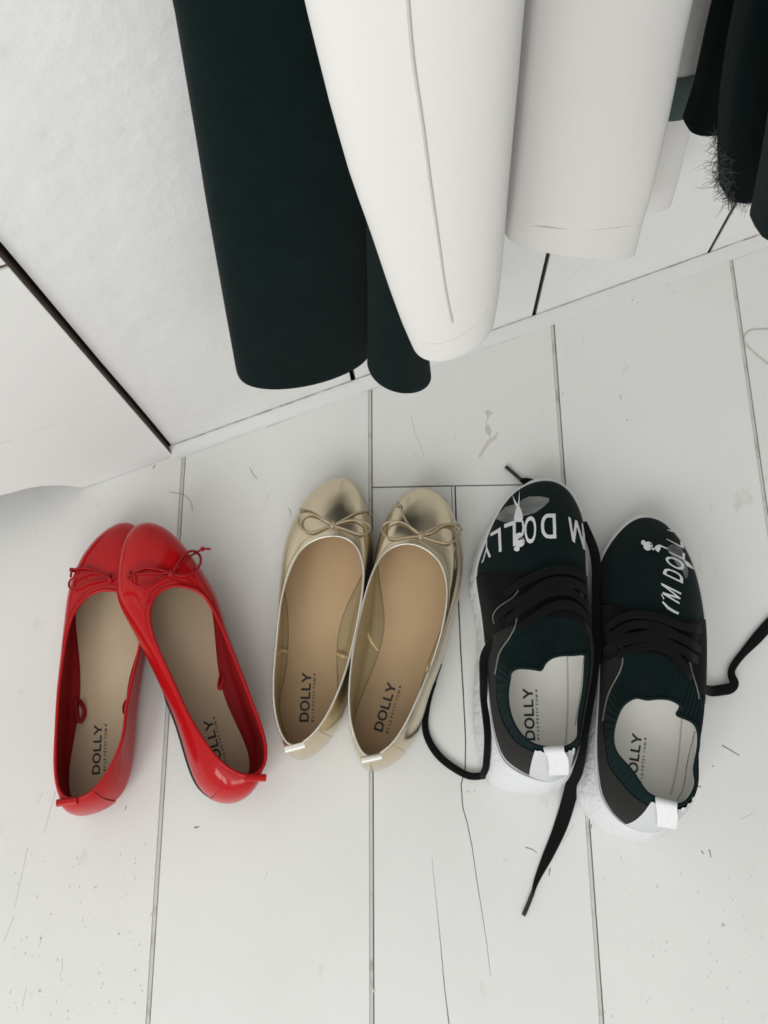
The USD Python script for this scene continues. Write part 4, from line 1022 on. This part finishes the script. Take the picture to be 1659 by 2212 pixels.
# dark garments at the right
kw = garment('cardigan', 0.45, 'black green knitted cardigan with a fuzzy lower edge at the upper right', 'cardigan', 0.1)
PK = garment_tube([(1550, 0), (1535, 60), (1520, 130), (1505, 200), (1490, 245), (1482, 270)], [(1760, 0), (1735, 100), (1690, 180), (1640, 245)], 0.080, 0.011, seed=31, fold=0.005)
part('front_panel', hem_solid(PK), M['wool2'], kw, smooth=60)
PF = garment_tube([(1600, 0), (1575, 130), (1563, 220), (1559, 290), (1558, 340), (1562, 412)], [(1790, 0), (1740, 150), (1690, 300), (1660, 385)], 0.135, 0.011, seed=37, fold=0.005)
fp = part('fuzzy_panel', hem_solid(PF), M['wool2'], kw, smooth=60)
jk = garment('jacket', 0.52, 'dark jacket with a rounded sleeve end at the right edge of the picture', 'jacket', 0.1)
PJ = garment_tube([(1690, 150), (1662, 330), (1642, 430), (1630, 488)], [(2250, 50), (2200, 250), (2150, 380)], 0.172, 0.018, seed=41, fold=0.003)
part('sleeve', hem_solid(PJ), M['wool'], jk, smooth=60)
# fuzz: loose curled fibres along the fuzzy panel's edge
rr = np.random.default_rng(7)
pts, counts, wid = [], [], []
na = PF.shape[1]
inv = FRAME['/'.join(str(kw.GetPath()).split('/')[:3])]
ZMAX = int(np.argmax(project(PF)[:, 0, 1] < 300))
for k in range(420):
    if rr.random() < 0.55:
        z_i = int(rr.integers(0, ZMAX)); j = int(rr.integers(-5, 6)) % na
        dirn = -UW * rr.uniform(0.5, 1.0) + np.array([0, 0, rr.uniform(-0.9, 0.3)]) + NW * rr.uniform(-0.5, 0.5)
    else:
        z_i = 0; j = int(rr.integers(0, na)); dirn = np.array([0, 0, -1.0]) + UW * rr.uniform(-0.7, 0.7) + NW * rr.uniform(-0.4, 0.5)
    p = PF[z_i, j].copy(); Lh = rr.uniform(0.0025, 0.008) * (1.7 if rr.random() < 0.12 else 1)
    dirn /= np.linalg.norm(dirn); q = [p]
    curl = rr.normal(size=3) * 1.1
    for s in range(5):
        dirn = dirn + curl * 0.35 + rr.normal(size=3) * 0.25; dirn /= np.linalg.norm(dirn); q.append(q[-1] + dirn * Lh / 5)
    q = np.array(q) @ inv[:3, :3].T + inv[:3, 3]
    pts += q.tolist(); counts.append(6); wid += [0.00022, 0.0002, 0.00018, 0.00015, 0.00012, 0.00006]
bc = UsdGeom.BasisCurves.Define(stage, str(kw.GetPath()) + '/fuzz')
bc.CreateTypeAttr('linear'); bc.CreatePointsAttr([Gf.Vec3f(*map(float, p)) for p in pts]); bc.CreateCurveVertexCountsAttr(counts)
bc.CreateWidthsAttr(wid); bc.SetWidthsInterpolation('vertex')
UsdShade.MaterialBindingAPI.Apply(bc.GetPrim()).Bind(M['fuzz']); tag(bc.GetPrim(), 'loose curled dark fibres on the edge', None, None, 'stuff')

# ================================================================ SMALL THINGS ON THE FLOOR
def strand(name, pts, r, label, category, m='hair', group=None):
    P = resample([at_z(p, max(r * 0.9, 0.0003)) for p in pts], 40)
    o = P.mean(0); o[2] = 0
    g = part(name, tube(P, r, sides=6), M[m], None, smooth=True)
    return tag(g, label, category, group)


strand('thread', [(1675, 708), (1645, 712), (1620, 714), (1610, 722), (1608, 738), (1618, 752), (1640, 772), (1665, 790), (1690, 800)], 0.0006, 'dark looped thread lying on the floor at the right edge', 'thread', 'scratch')
strand('hair_strand', [(365, 1063), (388, 1066), (405, 1075), (414, 1090), (415, 1104)], 0.00014, 'thin curved hair lying across the plank joint above the red shoes', 'hair')
strand('hair_strand', [(623, 1098), (628, 1108), (626, 1116)], 0.00012, 'tiny hair on the floor left of the gold shoe toe', 'hair')
strand('hair_strand', [(540, 1010), (548, 1025), (556, 1034)], 0.00012, 'short straight hair on the floor between the red and gold toes', 'hair')
